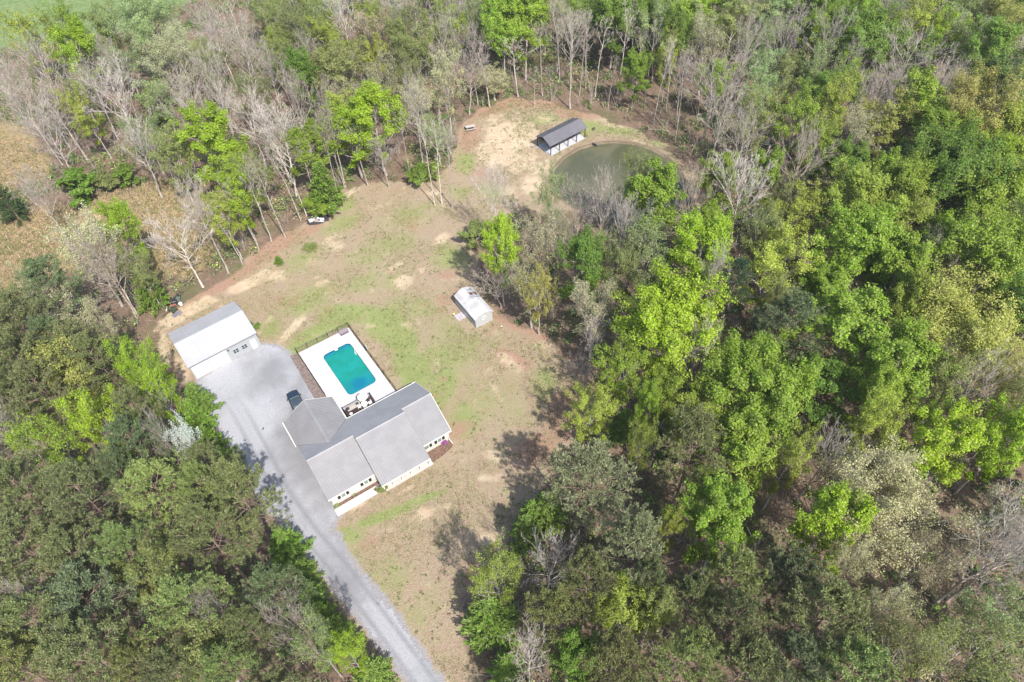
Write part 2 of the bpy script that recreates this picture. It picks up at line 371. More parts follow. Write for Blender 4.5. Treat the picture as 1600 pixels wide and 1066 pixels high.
# ------------------------------------------------------------------ gravel drive and yard
c = .26
gxx = np.arange(min(p[0] for p in GRAVEL_W)-1, max(p[0] for p in GRAVEL_W)+1, c); gyy = np.arange(8, max(p[1] for p in GRAVEL_W)+1, c)
A, B = np.meshgrid(gxx, gyy); ca = (A+c/2).ravel(); cb = (B+c/2).ravel()
d = polydist(ca, cb, GRAVEL_W); s_ = np.where(inpoly(ca, cb, GRAVEL_W), d, -d)
nn = fbm(ca, cb, 1.1, 3, 3)-.5; nb = fbm(ca, cb, .35, 4, 2)-.5
keep = (s_+nn*.9+nb*.6) > .22
hu, hv = tolocal(ca, cb, HOUSE_O, HOUSE_A); keep &= ~((hu > -.35) & (hu < 18) & (hv > -1.7) & (hv < 9.6))
keep &= ~((hu > -.35) & (hu < 7) & (hv > 9) & (hv < 14.6))
gu, gv = tolocal(ca, cb, GAR_O, GAR_A); keep &= ~((gu > -.2) & (gu < 11.2) & (gv > .02))
nxg = len(gxx)
rr, cc = np.divmod(np.arange(len(ca)), nxg); rr = rr[keep]; cc = cc[keep]
ids = np.stack([rr*(nxg+1)+cc, rr*(nxg+1)+cc+1, (rr+1)*(nxg+1)+cc+1, (rr+1)*(nxg+1)+cc], 1)
VA, VB = np.meshgrid(np.append(gxx, gxx[-1]+c), np.append(gyy, gyy[-1]+c)); va = VA.ravel(); vb = VB.ravel()
jx = (vnoise(va, vb, 3.1, 8)-.5)*.35; jy = (vnoise(va, vb, 3.1, 18)-.5)*.35
used, inv = np.unique(ids, return_inverse=True); q = inv.reshape(-1, 4)
ux, uy = va[used]+jx[used], vb[used]+jy[used]
ROAD = to_ground([(720,1140),(665,1066),(590,965),(536,895),(485,835),(440,770),(405,700),(378,650),(352,610)])
dr = polydist(ux, uy, ROAD, False)
track = np.exp(-((dr-.95)/.33)**2)*sstep(72, 52, uy)+.25*np.exp(-((dr)/.3)**2)
white = np.clip(fbm(ux, uy, .13, 60, 4)*1.4-.25+np.exp(-((dr)/5.)**2)*.2, 0, 1)
me = mesh_np('gravel_drive', np.stack([ux, uy, 0*ux+.012+.02*vnoise(ux, uy, 2, 5)], 1), q, None or plain('tmp', (.5, .5, .5)), dict(track=track, white=white))
t = NT('gravel'); co = t.coord(); f1 = t.noise(co, 4.5, 5, .8); f2 = t.noise(co, .5, 5, .65, .8)
colr = t.mix(t.ramp(t.math('ADD', t.math('MULTIPLY', t.attr('white').outputs['Fac'], .8), t.math('MULTIPLY', f2, .5)), .35, .95), (.228, .225, .230), (.382, .378, .388))
colr = t.mix(t.math('MULTIPLY', t.ramp(f1, .40, .66), .42), colr, (.17, .168, .18)); colr = t.mix(t.math('MULTIPLY', t.attr('track').outputs['Fac'], .75), colr, (.185, .185, .195))
t.l(colr, t.b.inputs['Base Color']); t.b.inputs['Roughness'].default_value = .95; t.bump(f1, .6, .05)
me.materials[0] = t.mat
o = bpy.data.objects.new('gravel_drive', me); COL.objects.link(o); tag(o, kind='structure')

# ------------------------------------------------------------------ pond
t = NT('pond_water'); co = t.coord(); n = t.noise(co, .09, 4, .6, 1.0); n2_ = t.noise(co, 1.2, 3, .6)
colr = t.mix(t.ramp(n, .38, .62), (.078, .082, .044), (.122, .114, .066)); t.l(colr, t.b.inputs['Base Color'])
t.b.inputs['Roughness'].default_value = .12; t.b.inputs['Specular IOR Level'].default_value = .5; t.bump(n2_, .06, .05)
mb = MB(); big_p = [tuple(np.array(p)+(np.array(p)-np.mean(POND_W, 0))*.10) for p in POND_W]
mb.add([(p[0], p[1], -.22) for p in big_p], [tuple(range(len(big_p)))])
o = mb.build('pond_water', t.mat, fix=False); tag(o, kind='structure')
if o.data.polygons[0].normal.z < 0: o.data.flip_normals()

# ------------------------------------------------------------------ building helpers
M_WHITE = plain('white_paint', (.80, .79, .76), .5, .04)
M_SIDING = plain('white_siding', (.58, .55, .50), .6, .05)
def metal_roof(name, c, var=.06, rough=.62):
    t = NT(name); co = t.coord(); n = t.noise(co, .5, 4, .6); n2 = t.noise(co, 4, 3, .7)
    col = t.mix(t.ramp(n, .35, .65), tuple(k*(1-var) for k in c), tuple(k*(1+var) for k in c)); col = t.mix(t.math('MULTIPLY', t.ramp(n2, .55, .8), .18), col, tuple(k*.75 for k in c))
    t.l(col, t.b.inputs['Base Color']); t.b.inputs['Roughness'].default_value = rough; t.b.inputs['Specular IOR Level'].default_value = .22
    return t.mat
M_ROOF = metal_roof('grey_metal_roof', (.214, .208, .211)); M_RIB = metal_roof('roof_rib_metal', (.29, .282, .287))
M_GLASS = plain('window_glass', (.16, .22, .19), .08, .1, 1, 0, .6)
M_SHUT = plain('black_shutter', (.02, .02, .022), .6)
M_CONC = plain('pale_concrete', (.56, .52, .50), .9, .05, .6)
M_MULCH = plain('brown_mulch', (.16, .10, .075), 1, .4, 3)
M_DARKM = plain('black_metal', (.015, .015, .017), .45)
M_GREY = plain('grey_panel', (.42, .43, .44), .6, .04)
M_GUT = plain('gutter_white', (.72, .70, .62), .5, .04)

def clip_line(poly, c, ax):
    """segment of the polygon on the line coord[ax] = c"""
    hits = []
    n = len(poly)
    for i in range(n):
        a, b = poly[i], poly[(i+1) % n]
        if (a[ax]-c)*(b[ax]-c) < 0:
            t = (c-a[ax])/(b[ax]-a[ax]); hits.append(a[1-ax]+t*(b[1-ax]-a[1-ax]))
    return (min(hits), max(hits)) if len(hits) >= 2 else None
def roof_panel(par, poly, zf, ribdir, name='roof', th=.14, sp=.30, mat=None, rmat=None, rw=.045, rh=.035):
    mb = MB(); mb.slab([(u, v, zf(u, v)) for u, v in poly], th); ro = mb.build(name, mat or M_ROOF, par)
    ax = 0 if ribdir == 'v' else 1
    lo = min(p[ax] for p in poly); hi = max(p[ax] for p in poly); rb = MB(); c = lo+sp/2
    while c < hi:
        s = clip_line(poly, c, ax)
        if s and s[1]-s[0] > .2:
            a, b = s[0]+.02, s[1]-.02; h = rw/2
            if ax == 0: q = [(c-h, a), (c+h, a), (c+h, b), (c-h, b)]
            else: q = [(a, c-h), (b, c-h), (b, c+h), (a, c+h)]
            rb.slab([(u, v, zf(u, v)+rh) for u, v in q], rh+.02)
        c += sp
    rb.build('roof_ribs', rmat or M_RIB, ro)
    return ro

# ------------------------------------------------------------------ the house
H = thing('house', (HOUSE_O[0], HOUSE_O[1], 0), HOUSE_A, 'long single-storey white house with a ribbed light grey metal roof beside the swimming pool', 'house')
BE = 10.05
zb = lambda u, v: 2.75+.6*(BE-v)
zw = lambda u, v: 2.75+.6*(v+.39)
zm = lambda u, v: 2.75+.6*(v+2.65)
zgl = lambda u, v: 2.75+.598*(u+.67)
zgr = lambda u, v: 2.75+.598*(7.19-u)
roof_panel(H, [(-.5, 4.83), (6.4, 4.83), (6.4, 3.70), (14., 3.70), (14., 4.83), (18.7, 4.83), (18.7, BE), (7.19, BE), (3.26, 6.14), (-.67+.17, BE-.17), (-.5, BE-.3)], zb, 'v', mat=metal_roof('rear_roof_shade_lift', (.34, .334, .338)))  # same metal as the front, coloured lighter to lift the shaded rear slope
roof_panel(H, [(-.5, -.39), (6.4, -.39), (6.4, 4.83), (-.5, 4.83)], zw, 'v')
roof_panel(H, [(6.4, -2.65), (14., -2.65), (14., 3.70), (6.4, 3.70)], zm, 'v')
roof_panel(H, [(14., -.39), (18.7, -.39), (18.7, 4.83), (14., 4.83)], zw, 'v')
roof_panel(H, [(-.67, BE+.1), (3.26, 6.16), (3.26, 14.9), (-.67, 14.9)], zgl, 'u')
roof_panel(H, [(3.26, 6.16), (7.19, BE+.1), (7.19, 14.9), (3.26, 14.9)], zgr, 'u')
for (u0, u1, v, zf) in ((-.5, 6.4, 4.83, zb), (6.4, 14, 3.70, zb), (14, 18.7, 4.83, zb)):
    MB().upright([(v-.16, zf(0, v)-.075), (v, zf(0, v)+.055), (v+.16, zf(0, v)-.075)], 'u', u0, u1).build('ridge_cap', M_RIB, H)
MB().upright([(3.10, 5.02), (3.26, 5.155), (3.42, 5.02)], 'v', 6.3, 14.92).build('ridge_cap', M_RIB, H)
# walls
mb = MB()
mb.box(-.1, .0, .05, 18.25, .12, 2.72); mb.box(-.1, 9.6, .05, 18.25, 9.72, 2.72)
mb.upright([(.12, .05), (9.6, .05), (9.6, 2.7), (4.83, 5.62), (.12, 2.7)], 'u', -.1, .02)
mb.upright([(.12, .05), (9.6, .05), (9.6, 2.7), (4.83, 5.62), (.12, 2.7)], 'u', 18.13, 18.25)
mb.upright([(-2.55, 2.60), (-.3, 2.62), (4.83, 5.70), (3.70, 6.36)], 'u', 6.42, 6.50)
mb.upright([(-2.55, 2.60), (-.3, 2.62), (4.83, 5.70), (3.70, 6.36)], 'u', 13.90, 13.98)
mb.box(-.3, 9.72, .05, -.18, 14.5, 2.7); mb.box(6.7, 9.72, .05, 6.82, 14.5, 2.7)
mb.upright([(-.3, .05), (6.82, .05), (6.82, 2.72), (3.26, 4.86), (-.3, 2.72)], 'v', 14.5, 14.62)
mb.build('wall', M_SIDING, H)
MB().box(-.1, .12, -.02, 18.25, 9.6, .10).build('foundation', M_CONC, H)
# fascia and gutters
for (u0, u1, v) in ((-.5, 6.4, -.47), (6.4, 14., -2.73), (14., 18.7, -.47)):
    MB().box(u0, v-.05, 2.60, u1, v+.075, 2.735).build('gutter', M_GUT, H)
MB().box(7.3, BE+.005, 2.60, 18.7, BE+.13, 2.735).build('gutter', M_GUT, H)
MB().box(-.80, 9.95, 2.60, -.675, 14.9, 2.735).build('gutter', M_GUT, H)
MB().box(7.195, 10.2, 2.60, 7.32, 14.9, 2.735).build('gutter', M_GUT, H)
MB().upright([(-.38, 2.60), (-.38, 2.77), (4.83, 5.9), (BE, 2.77), (BE, 2.60), (4.83, 5.73)], 'u', 18.703, 18.75).build('rake_trim', M_GUT, H)
MB().upright([(-.67, 2.60), (-.67, 2.77), (3.26, 5.12), (7.19, 2.77), (7.19, 2.60), (3.26, 4.95)], 'v', 14.903, 14.94).build('rake_trim', M_GUT, H)
# windows and shutters on the front wall
def shuttered(u, w=.85):
    f = MB().box(u-w/2, -.05, .95, u+w/2, -.003, 2.12).build('window', M_WHITE, H)
    MB().box(u-w/2+.06, -.065, 1.01, u+w/2-.06, -.051, 1.51).build('pane', M_GLASS, f); MB().box(u-w/2+.06, -.065, 1.56, u+w/2-.06, -.051, 2.06).build('pane', M_GLASS, f)
    for s in (-1, 1):
        c = u+s*(w/2+.28); MB().box(c-.2, -.045, .95, c+.2, -.003, 2.12).build('shutter', M_SHUT, H)
for p in (((528.7, 775.2), (541.8, 768)), ((564, 754.8), (576.7, 747.8)), ((678.3, 688.3), (690.3, 681.8))):
    a_, b_ = [tolocal(*G(q, 1.15)[:2], HOUSE_O, HOUSE_A)[0] for q in p]; shuttered((a_+b_)/2, max(.7, abs(b_-a_)-.56))
shuttered(14.9-.2, .8)
d_ = MB().box(9.9, -.06, .14, 10.9, -.003, 2.2).build('front_door', plain('door_paint', (.30, .06, .05), .4), H); MB().tube([(10.8, -.06, 1.1), (10.8, -.13, 1.1)], .03, 6).build('door_handle', M_DARKM, d_)
for u in (8.3, 12.4): f = MB().box(u-.6, -.05, .9, u+.6, -.003, 2.1).build('window', M_WHITE, H); MB().box(u-.53, -.065, .97, u+.53, -.051, 2.03).build('pane', M_GLASS, f)
for v in (11.2, 13.4):
    MB().box(-.35, v-.8, .06, -.303, v+.8, 2.2).build('side_door', M_WHITE, H)
for i in range(6):
    u = 6.75+i*1.43; MB().box(u-.07, -2.12, .14, u+.07, -1.98, 2.62).build('porch_post', M_WHITE, H)
MB().box(6.6, -2.12, 2.45, 14.0, -1.98, 2.60).build('porch_beam', M_WHITE, H)
MB().box(6.95, -2.2, .02, 14.45, -.01, .13).build('porch_floor', plain('porch_floor', (.52, .47, .43), .8, .05), H)
MB().tube([(18.3, -.35, 2.6), (18.3, -.1, 2.3), (18.33, -.1, .3), (18.45, -.9, .06)], .05, 6).build('downspout', M_WHITE, H)
mb = MB(); mb.box(-.3, -1.75, .0, 6.945, -.55, .07); o = mb.build('footpath', M_CONC, None); o.location = H.location; o.rotation_euler = H.rotation_euler; tag(o, kind='structure')
o = MB().box(-.2, -.545, .0, 6.94, -.005, .05).build('flower_bed', M_MULCH); o.location = H.location; o.rotation_euler = H.rotation_euler; tag(o, kind='structure')
o = MB().prism([(14.46, -1.9), (16.2, -1.75), (18.0, -1.35), (18.5, -.9), (18.5, -.005), (14.46, -.005)], .0, .04).build('garden_bed', plain('reddish_mulch', (.17, .105, .075), 1, .4, 3)); o.location = H.location; o.rotation_euler = H.rotation_euler; tag(o, kind='structure')

# ------------------------------------------------------------------ detached garage
M_GROOF = metal_roof('white_metal_roof', (.375, .37, .38), .04, .45); M_GRIB = metal_roof('white_roof_rib', (.43, .43, .44))
GA = thing('garage', (GAR_O[0], GAR_O[1], 0), GAR_A, 'detached grey garage with a white metal roof and two white roller doors', 'garage')
ge, gz, gr = 3.15, 4.72, 4.38
zf_ = lambda u, v: ge+(gz-ge)*(v+.03)/(gr+.03); zk_ = lambda u, v: ge+(gz-ge)*(8.80-v)/(8.80-gr)
roof_panel(GA, [(-.18, -.03), (11.24, -.03), (11.24, gr), (-.18, gr)], zf_, 'v', mat=M_GROOF, rmat=M_GRIB, sp=.9, rh=.02, th=.1)
roof_panel(GA, [(-.18, gr), (11.24, gr), (11.24, 8.80), (-.18, 8.80)], zk_, 'v', mat=M_GROOF, rmat=M_GRIB, sp=.9, rh=.02, th=.1)
M_GWALL = plain('light_grey_metal_wall', (.36, .372, .378), .5, .03)
mb = MB(); mb.box(0, .06, .0, 11.08, .16, ge-.12); mb.box(0, 8.55, .0, 11.08, 8.65, ge-.12)
for a0, a1 in ((0, .1), (10.98, 11.08)): mb.upright([(.16, 0), (8.55, 0), (8.55, ge-.12), (gr, gz-.14), (.16, ge-.12)], 'u', a0, a1)
mb.build('wall', M_GWALL, GA)
t = NT('roller_door'); wv = t.n('TexWave', wave_type='BANDS', bands_direction='Z'); wv.inputs['Scale'].default_value = .95; t.l(t.coord(), wv.inputs['Vector'])
col = t.mix(t.ramp(wv.outputs['Fac'], .0, .12), (.40, .40, .41), (.66, .66, .66)); t.l(col, t.b.inputs['Base Color']); t.b.inputs['Roughness'].default_value = .5
for u0, u1 in ((.18, 2.85), (3.0, 5.85)):
    f = MB().box(u0-.06, .02, .0, u1+.06, .058, 2.82).build('garage_door', M_GREY, GA); MB().box(u0, .0, .01, u1, .018, 2.76).build('door_panel', t.mat, f)
f = MB().box(9.66, .02, .0, 10.62, .058, 2.15).build('door', M_GREY, GA); MB().box(9.72, .0, .02, 10.56, .018, 2.1).build('door_panel', M_WHITE, f); MB().tube([(9.82, .0, 1.05), (9.82, -.06, 1.05)], .035, 6).build('door_handle', M_DARKM, f)
for u in (7.22, 8.66):
    f = MB().box(u-.48, .0, 1.08, u+.48, .058, 2.02).build('window', M_GWALL, GA)
    for a in (-1, 1):
        for b in (-1, 1): MB().box(u+a*.22-.17, -.012, 1.55+b*.22-.17, u+a*.22+.17, -.002, 1.55+b*.22+.17).build('pane', plain('dark_teal_pane', (.02, .05, .055), .1), f) if (a, b) == (-1, -1) else MB().box(u+a*.22-.17, -.012, 1.55+b*.22-.17, u+a*.22+.17, -.002, 1.55+b*.22+.17).build('pane', bpy.data.materials['dark_teal_pane'], f)
MB().box(6.05, -.08, 2.35, 6.3, .055, 2.5).build('wall_lamp', M_DARKM, GA)
MB().box(-.2, -.13, ge-.17, 11.26, -.035, ge-.06).build('gutter', plain('dark_gutter', (.22, .22, .23), .5), GA)
MB().upright([(-.03, ge-.14), (-.03, ge+.02), (gr, gz+.02), (8.8, ge+.02), (8.8, ge-.14), (gr, gz-.14)], 'u', 11.243, 11.28).build('rake_trim', plain('teal_trim', (.10, .14, .14), .5), GA)

# ------------------------------------------------------------------ shed
SH = thing('shed', (SHED_O[0], SHED_O[1], 0), SHED_A, 'small white metal shed with a rusty roof patch at the woodland edge', 'shed')
t = NT('weathered_roof'); n = t.noise(t.coord(), .55, 5, .65); col = t.mix(t.ramp(n, .42, .62), (.52, .51, .515), (.41, .39, .375)); t.l(col, t.b.inputs['Base Color']); t.b.inputs['Roughness'].default_value = .5; M_SR = t.mat
se, sz_, sr = 2.05, 2.95, 1.70
# low barn profile: eave, knee, ridge
prof = [(-.1, se), (.80, se+.58), (sr, sz_), (2.62, se+.58), (3.52, se)]
for i in range(4):
    (a0, z0_), (a1, z1_) = prof[i], prof[i+1]
    MB().slab([(a0, -.15, z0_), (a1, -.15, z1_), (a1, 6.72, z1_), (a0, 6.72, z0_)], .06).build('roof', M_SR, SH)
pt = plain('rusty_patch', (.20, .12, .09), .8, .5, 3)
a0, a1 = 1.85, 2.55; kz = lambda a: sz_-(a-sr)*(sz_-se-.58)/(2.62-sr)
MB().slab([(a0, 4.55, kz(a0)+.012), (a1, 4.55, kz(a1)+.012), (a1, 5.25, kz(a1)+.012), (a0, 5.25, kz(a0)+.012)], .02).build('rusty_patch', pt, SH)
kz2 = lambda a: se+.58-(a-2.62)*.58/.9
MB().slab([(2.66, 4.55, kz2(2.66)+.012), (3.3, 4.55, kz2(3.3)+.012), (3.3, 5.25, kz2(3.3)+.012), (2.66, 5.25, kz2(2.66)+.012)], .02).build('rusty_patch', pt, SH)
M_SW = plain('shed_white_wall', (.42, .425, .42), .6, .04)
mb = MB()
wp = [(.03, 0), (3.27, 0), (3.27, se-.02), (2.6, se+.48), (sr-.05, sz_-.1), (.82, se+.48), (.03, se-.02)]
for v0 in (0, 6.5): mb.upright(wp, 'v', v0, v0+.08)
mb.box(.03, .08, 0, .11, 6.5, se-.05); mb.box(3.19, .08, 0, 3.27, 6.5, se-.05); mb.build('wall', M_SW, SH)
MB().box(-.01, .25, 1.25, .027, 6.4, se-.1).build('wall_band', plain('dark_grey_band', (.20, .22, .24), .6), SH)
MB().box(-.01, 2.4, .02, .027, 3.8, 1.22).build('door', plain('shed_door', (.58, .55, .55), .6), SH)
f = MB().box(1.28, -.05, 1.25, 1.98, -.002, 1.95).build('window', M_WHITE, SH)
MB().box(1.34, -.065, 1.66, 1.60, -.052, 1.89).build('pane', M_GLASS, f); MB().box(1.68, -.065, 1.66, 1.92, -.052, 1.89).build('pane', M_GLASS, f); MB().box(1.68, -.065, 1.31, 1.92, -.052, 1.55).build('pane', M_GLASS, f)
p = G((720, 494)); mb = MB()
for i in range(4):
    for j in range(3): mb.cbox((-.75+i*.5, -.5+j*.5, .035), (.46, .46, .07))
o = mb.build('paving_slabs', plain('lilac_paving', (.45, .40, .42), .9, .2, 3)); o.location = (p[0]+.1, p[1], 0); o.rotation_euler = (0, 0, SHED_A); tag(o, 'square pad of pale lilac paving slabs before the shed door', 'paving slabs')
def stump(px_, r, h, c, lab):
    p = G(px_); mb = MB(); mb.tube([(0, 0, -.05), (0, 0, h*.4), (0, 0, h)], [r*1.25, r*1.05, r], 9)
    o = mb.build('tree_stump', plain('stump_bark', (.18, .13, .1), .9)); MB().tube([(0, 0, h), (0, 0, h+.012)], r*.9, 9).build('cut_face', plain('cut_wood', c, .9), o); o.location = (p[0], p[1], 0); tag(o, lab, 'tree stump')
stump((709.5, 492.3), .24, .22, (.72, .62, .25), 'small pale yellow cut stump left of the shed')
stump((784, 511), .22, .15, (.6, .48, .3), 'small pale cut stump right of the shed front')
stump((872.5, 530), .2, .12, (.62, .5, .3), 'pale cut stump on the red soil by the woodland edge')
stump((928, 203), .3, .45, (.05, .04, .035), 'black charred stump behind the pavilion near the pond')

# ------------------------------------------------------------------ pool, deck and fence
def dl(p, z=0): return tolocal(*G(p, z)[:2], DECK_O, DECK_A)
PU0, PU1, PV0, PV1 = 2.92, 7.8, -12.55, -2.8
t = NT('pool_deck'); n = t.noise(t.coord(), .4, 5, .65); col = t.mix(t.ramp(n, .35, .7), (.53, .51, .50), (.47, .445, .43)); t.l(col, t.b.inputs['Base Color']); t.b.inputs['Roughness'].default_value = .9
def rrect(u0, u1, v0, v1, r, k=6):
    out = []
    for cx, cy, a0 in ((u1-r, v1-r, 0), (u0+r, v1-r, 90), (u0+r, v0+r, 180), (u1-r, v0+r, 270)):
        for i in range(k+1): a = math.radians(a0+90*i/k); out.append((cx+r*math.cos(a), cy+r*math.sin(a)))
    return out
inner = rrect(PU0, PU1, PV0, PV1, .75)
outer = []                                  # one outer point per inner point
OU0, OU1, OV0, OV1 = .0, 9.12, -19.0, .05
for (a, b) in inner:
    ca_, cb_ = (PU0+PU1)/2, (PV0+PV1)/2; da, db = a-ca_, b-cb_
    k = min((OU1-ca_)/da if da > 1e-6 else (OU0-ca_)/da if da < -1e-6 else 1e9, (OV1-cb_)/db if db > 1e-6 else (OV0-cb_)/db if db < -1e-6 else 1e9)
    outer.append((ca_+da*k, cb_+db*k))
# put the four corners in
def snapc(pt):
    best = min(range(len(outer)), key=lambda i: (outer[i][0]-pt[0])**2+(outer[i][1]-pt[1])**2); outer[best] = pt
for pt in ((OU0, OV0), (OU1, OV0), (OU1, OV1), (OU0, OV1)): snapc(pt)
mb = MB(); n_ = len(inner); T = .10
mb.add([(a, b, T) for a, b in inner]+[(a, b, T) for a, b in outer]+[(a, b, -.25) for a, b in inner]+[(a, b, -.25) for a, b in outer],
       [(i, n_+i, n_+(i+1) % n_, (i+1) % n_) for i in range(n_)]+[(n_+i, 3*n_+i, 3*n_+(i+1) % n_, n_+(i+1) % n_) for i in range(n_)]+[(i, (i+1) % n_, 2*n_+(i+1) % n_, 2*n_+i) for i in range(n_)])
dk = mb.build('pool_deck', t.mat); dk.location = (DECK_O[0], DECK_O[1], 0); dk.rotation_euler = (0, 0, DECK_A); tag(dk, kind='structure')
PO = thing('swimming_pool', (DECK_O[0], DECK_O[1], 0), DECK_A, 'rectangular swimming pool with rounded corners and cloudy turquoise water', 'swimming pool')
ins = rrect(PU0+.003, PU1-.003, PV0+.003, PV1-.003, .75)
mb = MB(); mb.add([(a, b, T-.004) for a, b in ins]+[(a, b, -1.9) for a, b in ins], [(i, (i+1) % n_, n_+(i+1) % n_, n_+i) for i in range(n_)]+[tuple(range(n_, 2*n_))])
mb.build('basin', plain('blue_liner', (.006, .10, .22), .5, .1), PO, fix=False)
t = NT('pool_water'); co = t.coord(); sep = t.n('SeparateXYZ'); t.l(co, sep.inputs[0])
du = t.math('SUBTRACT', sep.outputs[0], 5.35); dv = t.math('ADD', sep.outputs[1], 10.85)
n = t.noise(co, .8, 4, .6, 1.2); n2_ = t.noise(co, .35, 3, .6)
rad = t.math('ADD', t.math('SQRT', t.math('ADD', t.math('MULTIPLY', du, du), t.math('MULTIPLY', t.math('MULTIPLY', dv, dv), 1.3))), t.math('MULTIPLY', t.math('SUBTRACT', n, .5), .9))
base_ = t.mix(t.ramp(n2_, .4, .62), (.007, .205, .150), (.010, .235, .205))
base_ = t.mix(t.math('MULTIPLY', t.ramp(sep.outputs[1], -8.2, -12.3), .75), base_, (.008, .17, .235))
base_ = t.mix(t.math('MULTIPLY', t.ramp(sep.outputs[1], -4.1, -2.9), .5), base_, (.004, .13, .19))
base_ = t.mix(t.math('MULTIPLY', t.ramp(rad, 1.75, .75), t.math('MULTIPLY_ADD', n, .5, .25)), base_, (.002, .105, .235))
t.l(base_, t.b.inputs['Base Color']); t.b.inputs['Roughness'].default_value = .1; t.b.inputs['Specular IOR Level'].default_value = .35; t.bump(t.noise(co, 2.5, 2), .04, .05)
MB().add([(a, b, -.22) for a, b in ins], [tuple(range(n_))]).build('water', t.mat, PO, fix=False)
mb = MB(); mb.box(5.12, -3.15, T+.003, 5.6, -2.62, T+.05); mb.build('step', M_WHITE, PO)
cu, cv = dl((556.7, 552.3), .1)
for s in (0, .45): MB().tube([(PU1+.25, cv+s, T), (PU1+.25, cv+s, T+.6), (PU1, cv+s, T+.72), (PU1-.2, cv+s, T+.45), (PU1-.2, cv+s, -.5)], .035, 6).build('ladder_rail', M_WHITE, PO)
MB().box(PU1-.26, cv, -.12, PU1-.12, cv+.45, -.08).build('ladder_step', M_WHITE, PO)
# skimmer marks
mb = MB(); mb.box(8.3, -5.2, T+.003, 8.6, -4.9, T+.012); mb.build('skimmer_lid', M_GREY, PO)

FE = thing('pool_fence', (DECK_O[0], DECK_O[1], 0), DECK_A, 'black metal picket fence round three sides of the pool deck', 'fence')
def fence_run(a, b, hh=1.2, panel=2.0):
    a = np.array(a, float); b = np.array(b, float); L = np.linalg.norm(b-a); k = max(1, round(L/panel))
    for i in range(k+1):
        q = a+(b-a)*i/k; MB().box(q[0]-.035, q[1]-.035, 0, q[0]+.035, q[1]+.035, hh+.06).build('fence_post', M_DARKM, FE)
    for i in range(k):
        p0 = a+(b-a)*i/k; p1 = a+(b-a)*(i+1)/k; mb = MB()
        for zz in (.15, hh-.25, hh-.03): mb.tube([(*p0, zz), (*p1, zz)], .018, 4)
        nn_ = int(np.linalg.norm(p1-p0)/.13)
        for j in range(1, nn_): q = p0+(p1-p0)*j/nn_; mb.tube([(*q, .1), (*q, hh)], .009, 3)
        mb.build('fence_panel', M_DARKM, FE)
fence_run((-.08, .28), (9.22, .28)); fence_run((9.22, .28), (9.22, -16.0)); fence_run((-.08, .28), (-.08, -10.6))
gu_, gv_ = dl((569, 545), .9); MB().box(9.28, gv_-.3, .6, 9.42, gv_+.3, 1.3).build('gate_latch_box', M_GREY, FE)
o = MB().prism([(-1.25, .35), (-.14, .35), (-.14, -12.6), (-1.75, -12.6), (-1.6, -8)], -.01, .05).build('mulch_strip', plain('purple_brown_mulch', (.19, .145, .125), 1, .35, 2.5)); o.location = dk.location; o.rotation_euler = dk.rotation_euler; tag(o, kind='structure')
o = MB().prism([(0.2, .2), (9.1, .2), (9.1, .07), (0.2, .07)], 0, .03).build('soil_strip', M_MULCH); o.location = dk.location; o.rotation_euler = dk.rotation_euler; tag(o, kind='structure')
bu, bv = 8.0, -.55
ST = thing('storage_box', (*toworld(bu, bv, DECK_O, DECK_A), T), DECK_A, 'dark plum wicker storage box in the far corner of the pool deck', 'storage box')
MB().box(-.72, -.34, 0, .72, .34, .5).build('box_body', plain('plum_wicker', (.16, .125, .14), .8, .3, 8), ST); MB().box(-.75, -.37, .505, .75, .37, .58).build('lid', plain('plum_lid', (.26, .22, .25), .7, .15, 8), ST)

# patio and its furniture
M_DWOOD = plain('dark_patio_wood', (.055, .032, .032), .8, .3, 4); M_CREAM = plain('cream_cushion', (.40, .36, .31), .9, .06); M_NAVY = plain('navy_cushion', (.02, .035, .06), .9)
q = [dl(p, .4) for p in ((536, 643), (559.5, 629.5), (579, 618.5), (590, 630))]
pu0, pu1 = 4.35, 9.0
e0 = dl((536, 643), .35); e1 = dl((558.8, 629), .35); e2 = dl((578.5, 618), .35); e3 = dl((587.4, 629.0), .35); e4 = dl((542.4, 652.7), .35)
PA = thing('patio', (*toworld(e0[0], e0[1], DECK_O, DECK_A), T), DECK_A, 'raised dark brown wooden patio with black railing between house and pool', 'patio')
wid = e2[0]-e0[0]; dep = 4.6
mb = MB()
for i in range(int(dep/.15)): mb.box(0, -.15*(i+1)+.008, .0, wid, -.15*i, .25)
mb.build('decking', M_DWOOD, PA)
M_RAIL = plain('dark_rail', (.03, .022, .022), .6)
def rail(a, b):
    a = np.array(a, float); b = np.array(b, float); mb = MB()
    for zz in (.45, 1.22): mb.tube([(*a, zz), (*b, zz)], .045, 4)
    for j in range(int(np.linalg.norm(b-a)/.16)+1): q = a+(b-a)*j/max(1, int(np.linalg.norm(b-a)/.16)); mb.tube([(*q, .25), (*q, 1.2)], .014, 4)
    mb.build('railing', M_RAIL, PA)
rail((.06, -.06), (wid*.58, -.06)); rail((.06, -.12), (.06, -2.1)); rail((wid*.80, -.06), (wid-.06, -.06)); rail((wid-.06, -.12), (wid-.06, -1.8))
for a in ((.06, -.06), (wid*.58, -.06), (wid*.8, -.06), (wid-.06, -.06)): MB().box(a[0]-.06, a[1]-.06, .25, a[0]+.06, a[1]+.06, 1.35).build('railing_post', M_RAIL, PA)
def onpatio(u, v, z=.25): return (*toworld(e0[0]+u, e0[1]+v, DECK_O, DECK_A), T+z)
SO = thing('garden_sofa', onpatio(1.0, -.5), DECK_A, 'low cream garden sofa with two navy cushions on the dark patio', 'sofa')
MB().box(-.45, -.25, 0, 1.75, .38, .2).build('base', M_RAIL, SO); MB().box(-.4, -.23, .205, 1.7, .2, .38).build('seat_cushion', M_CREAM, SO); MB().box(-.42, .2, .21, 1.72, .36, .72).build('backrest', M_CREAM, SO)
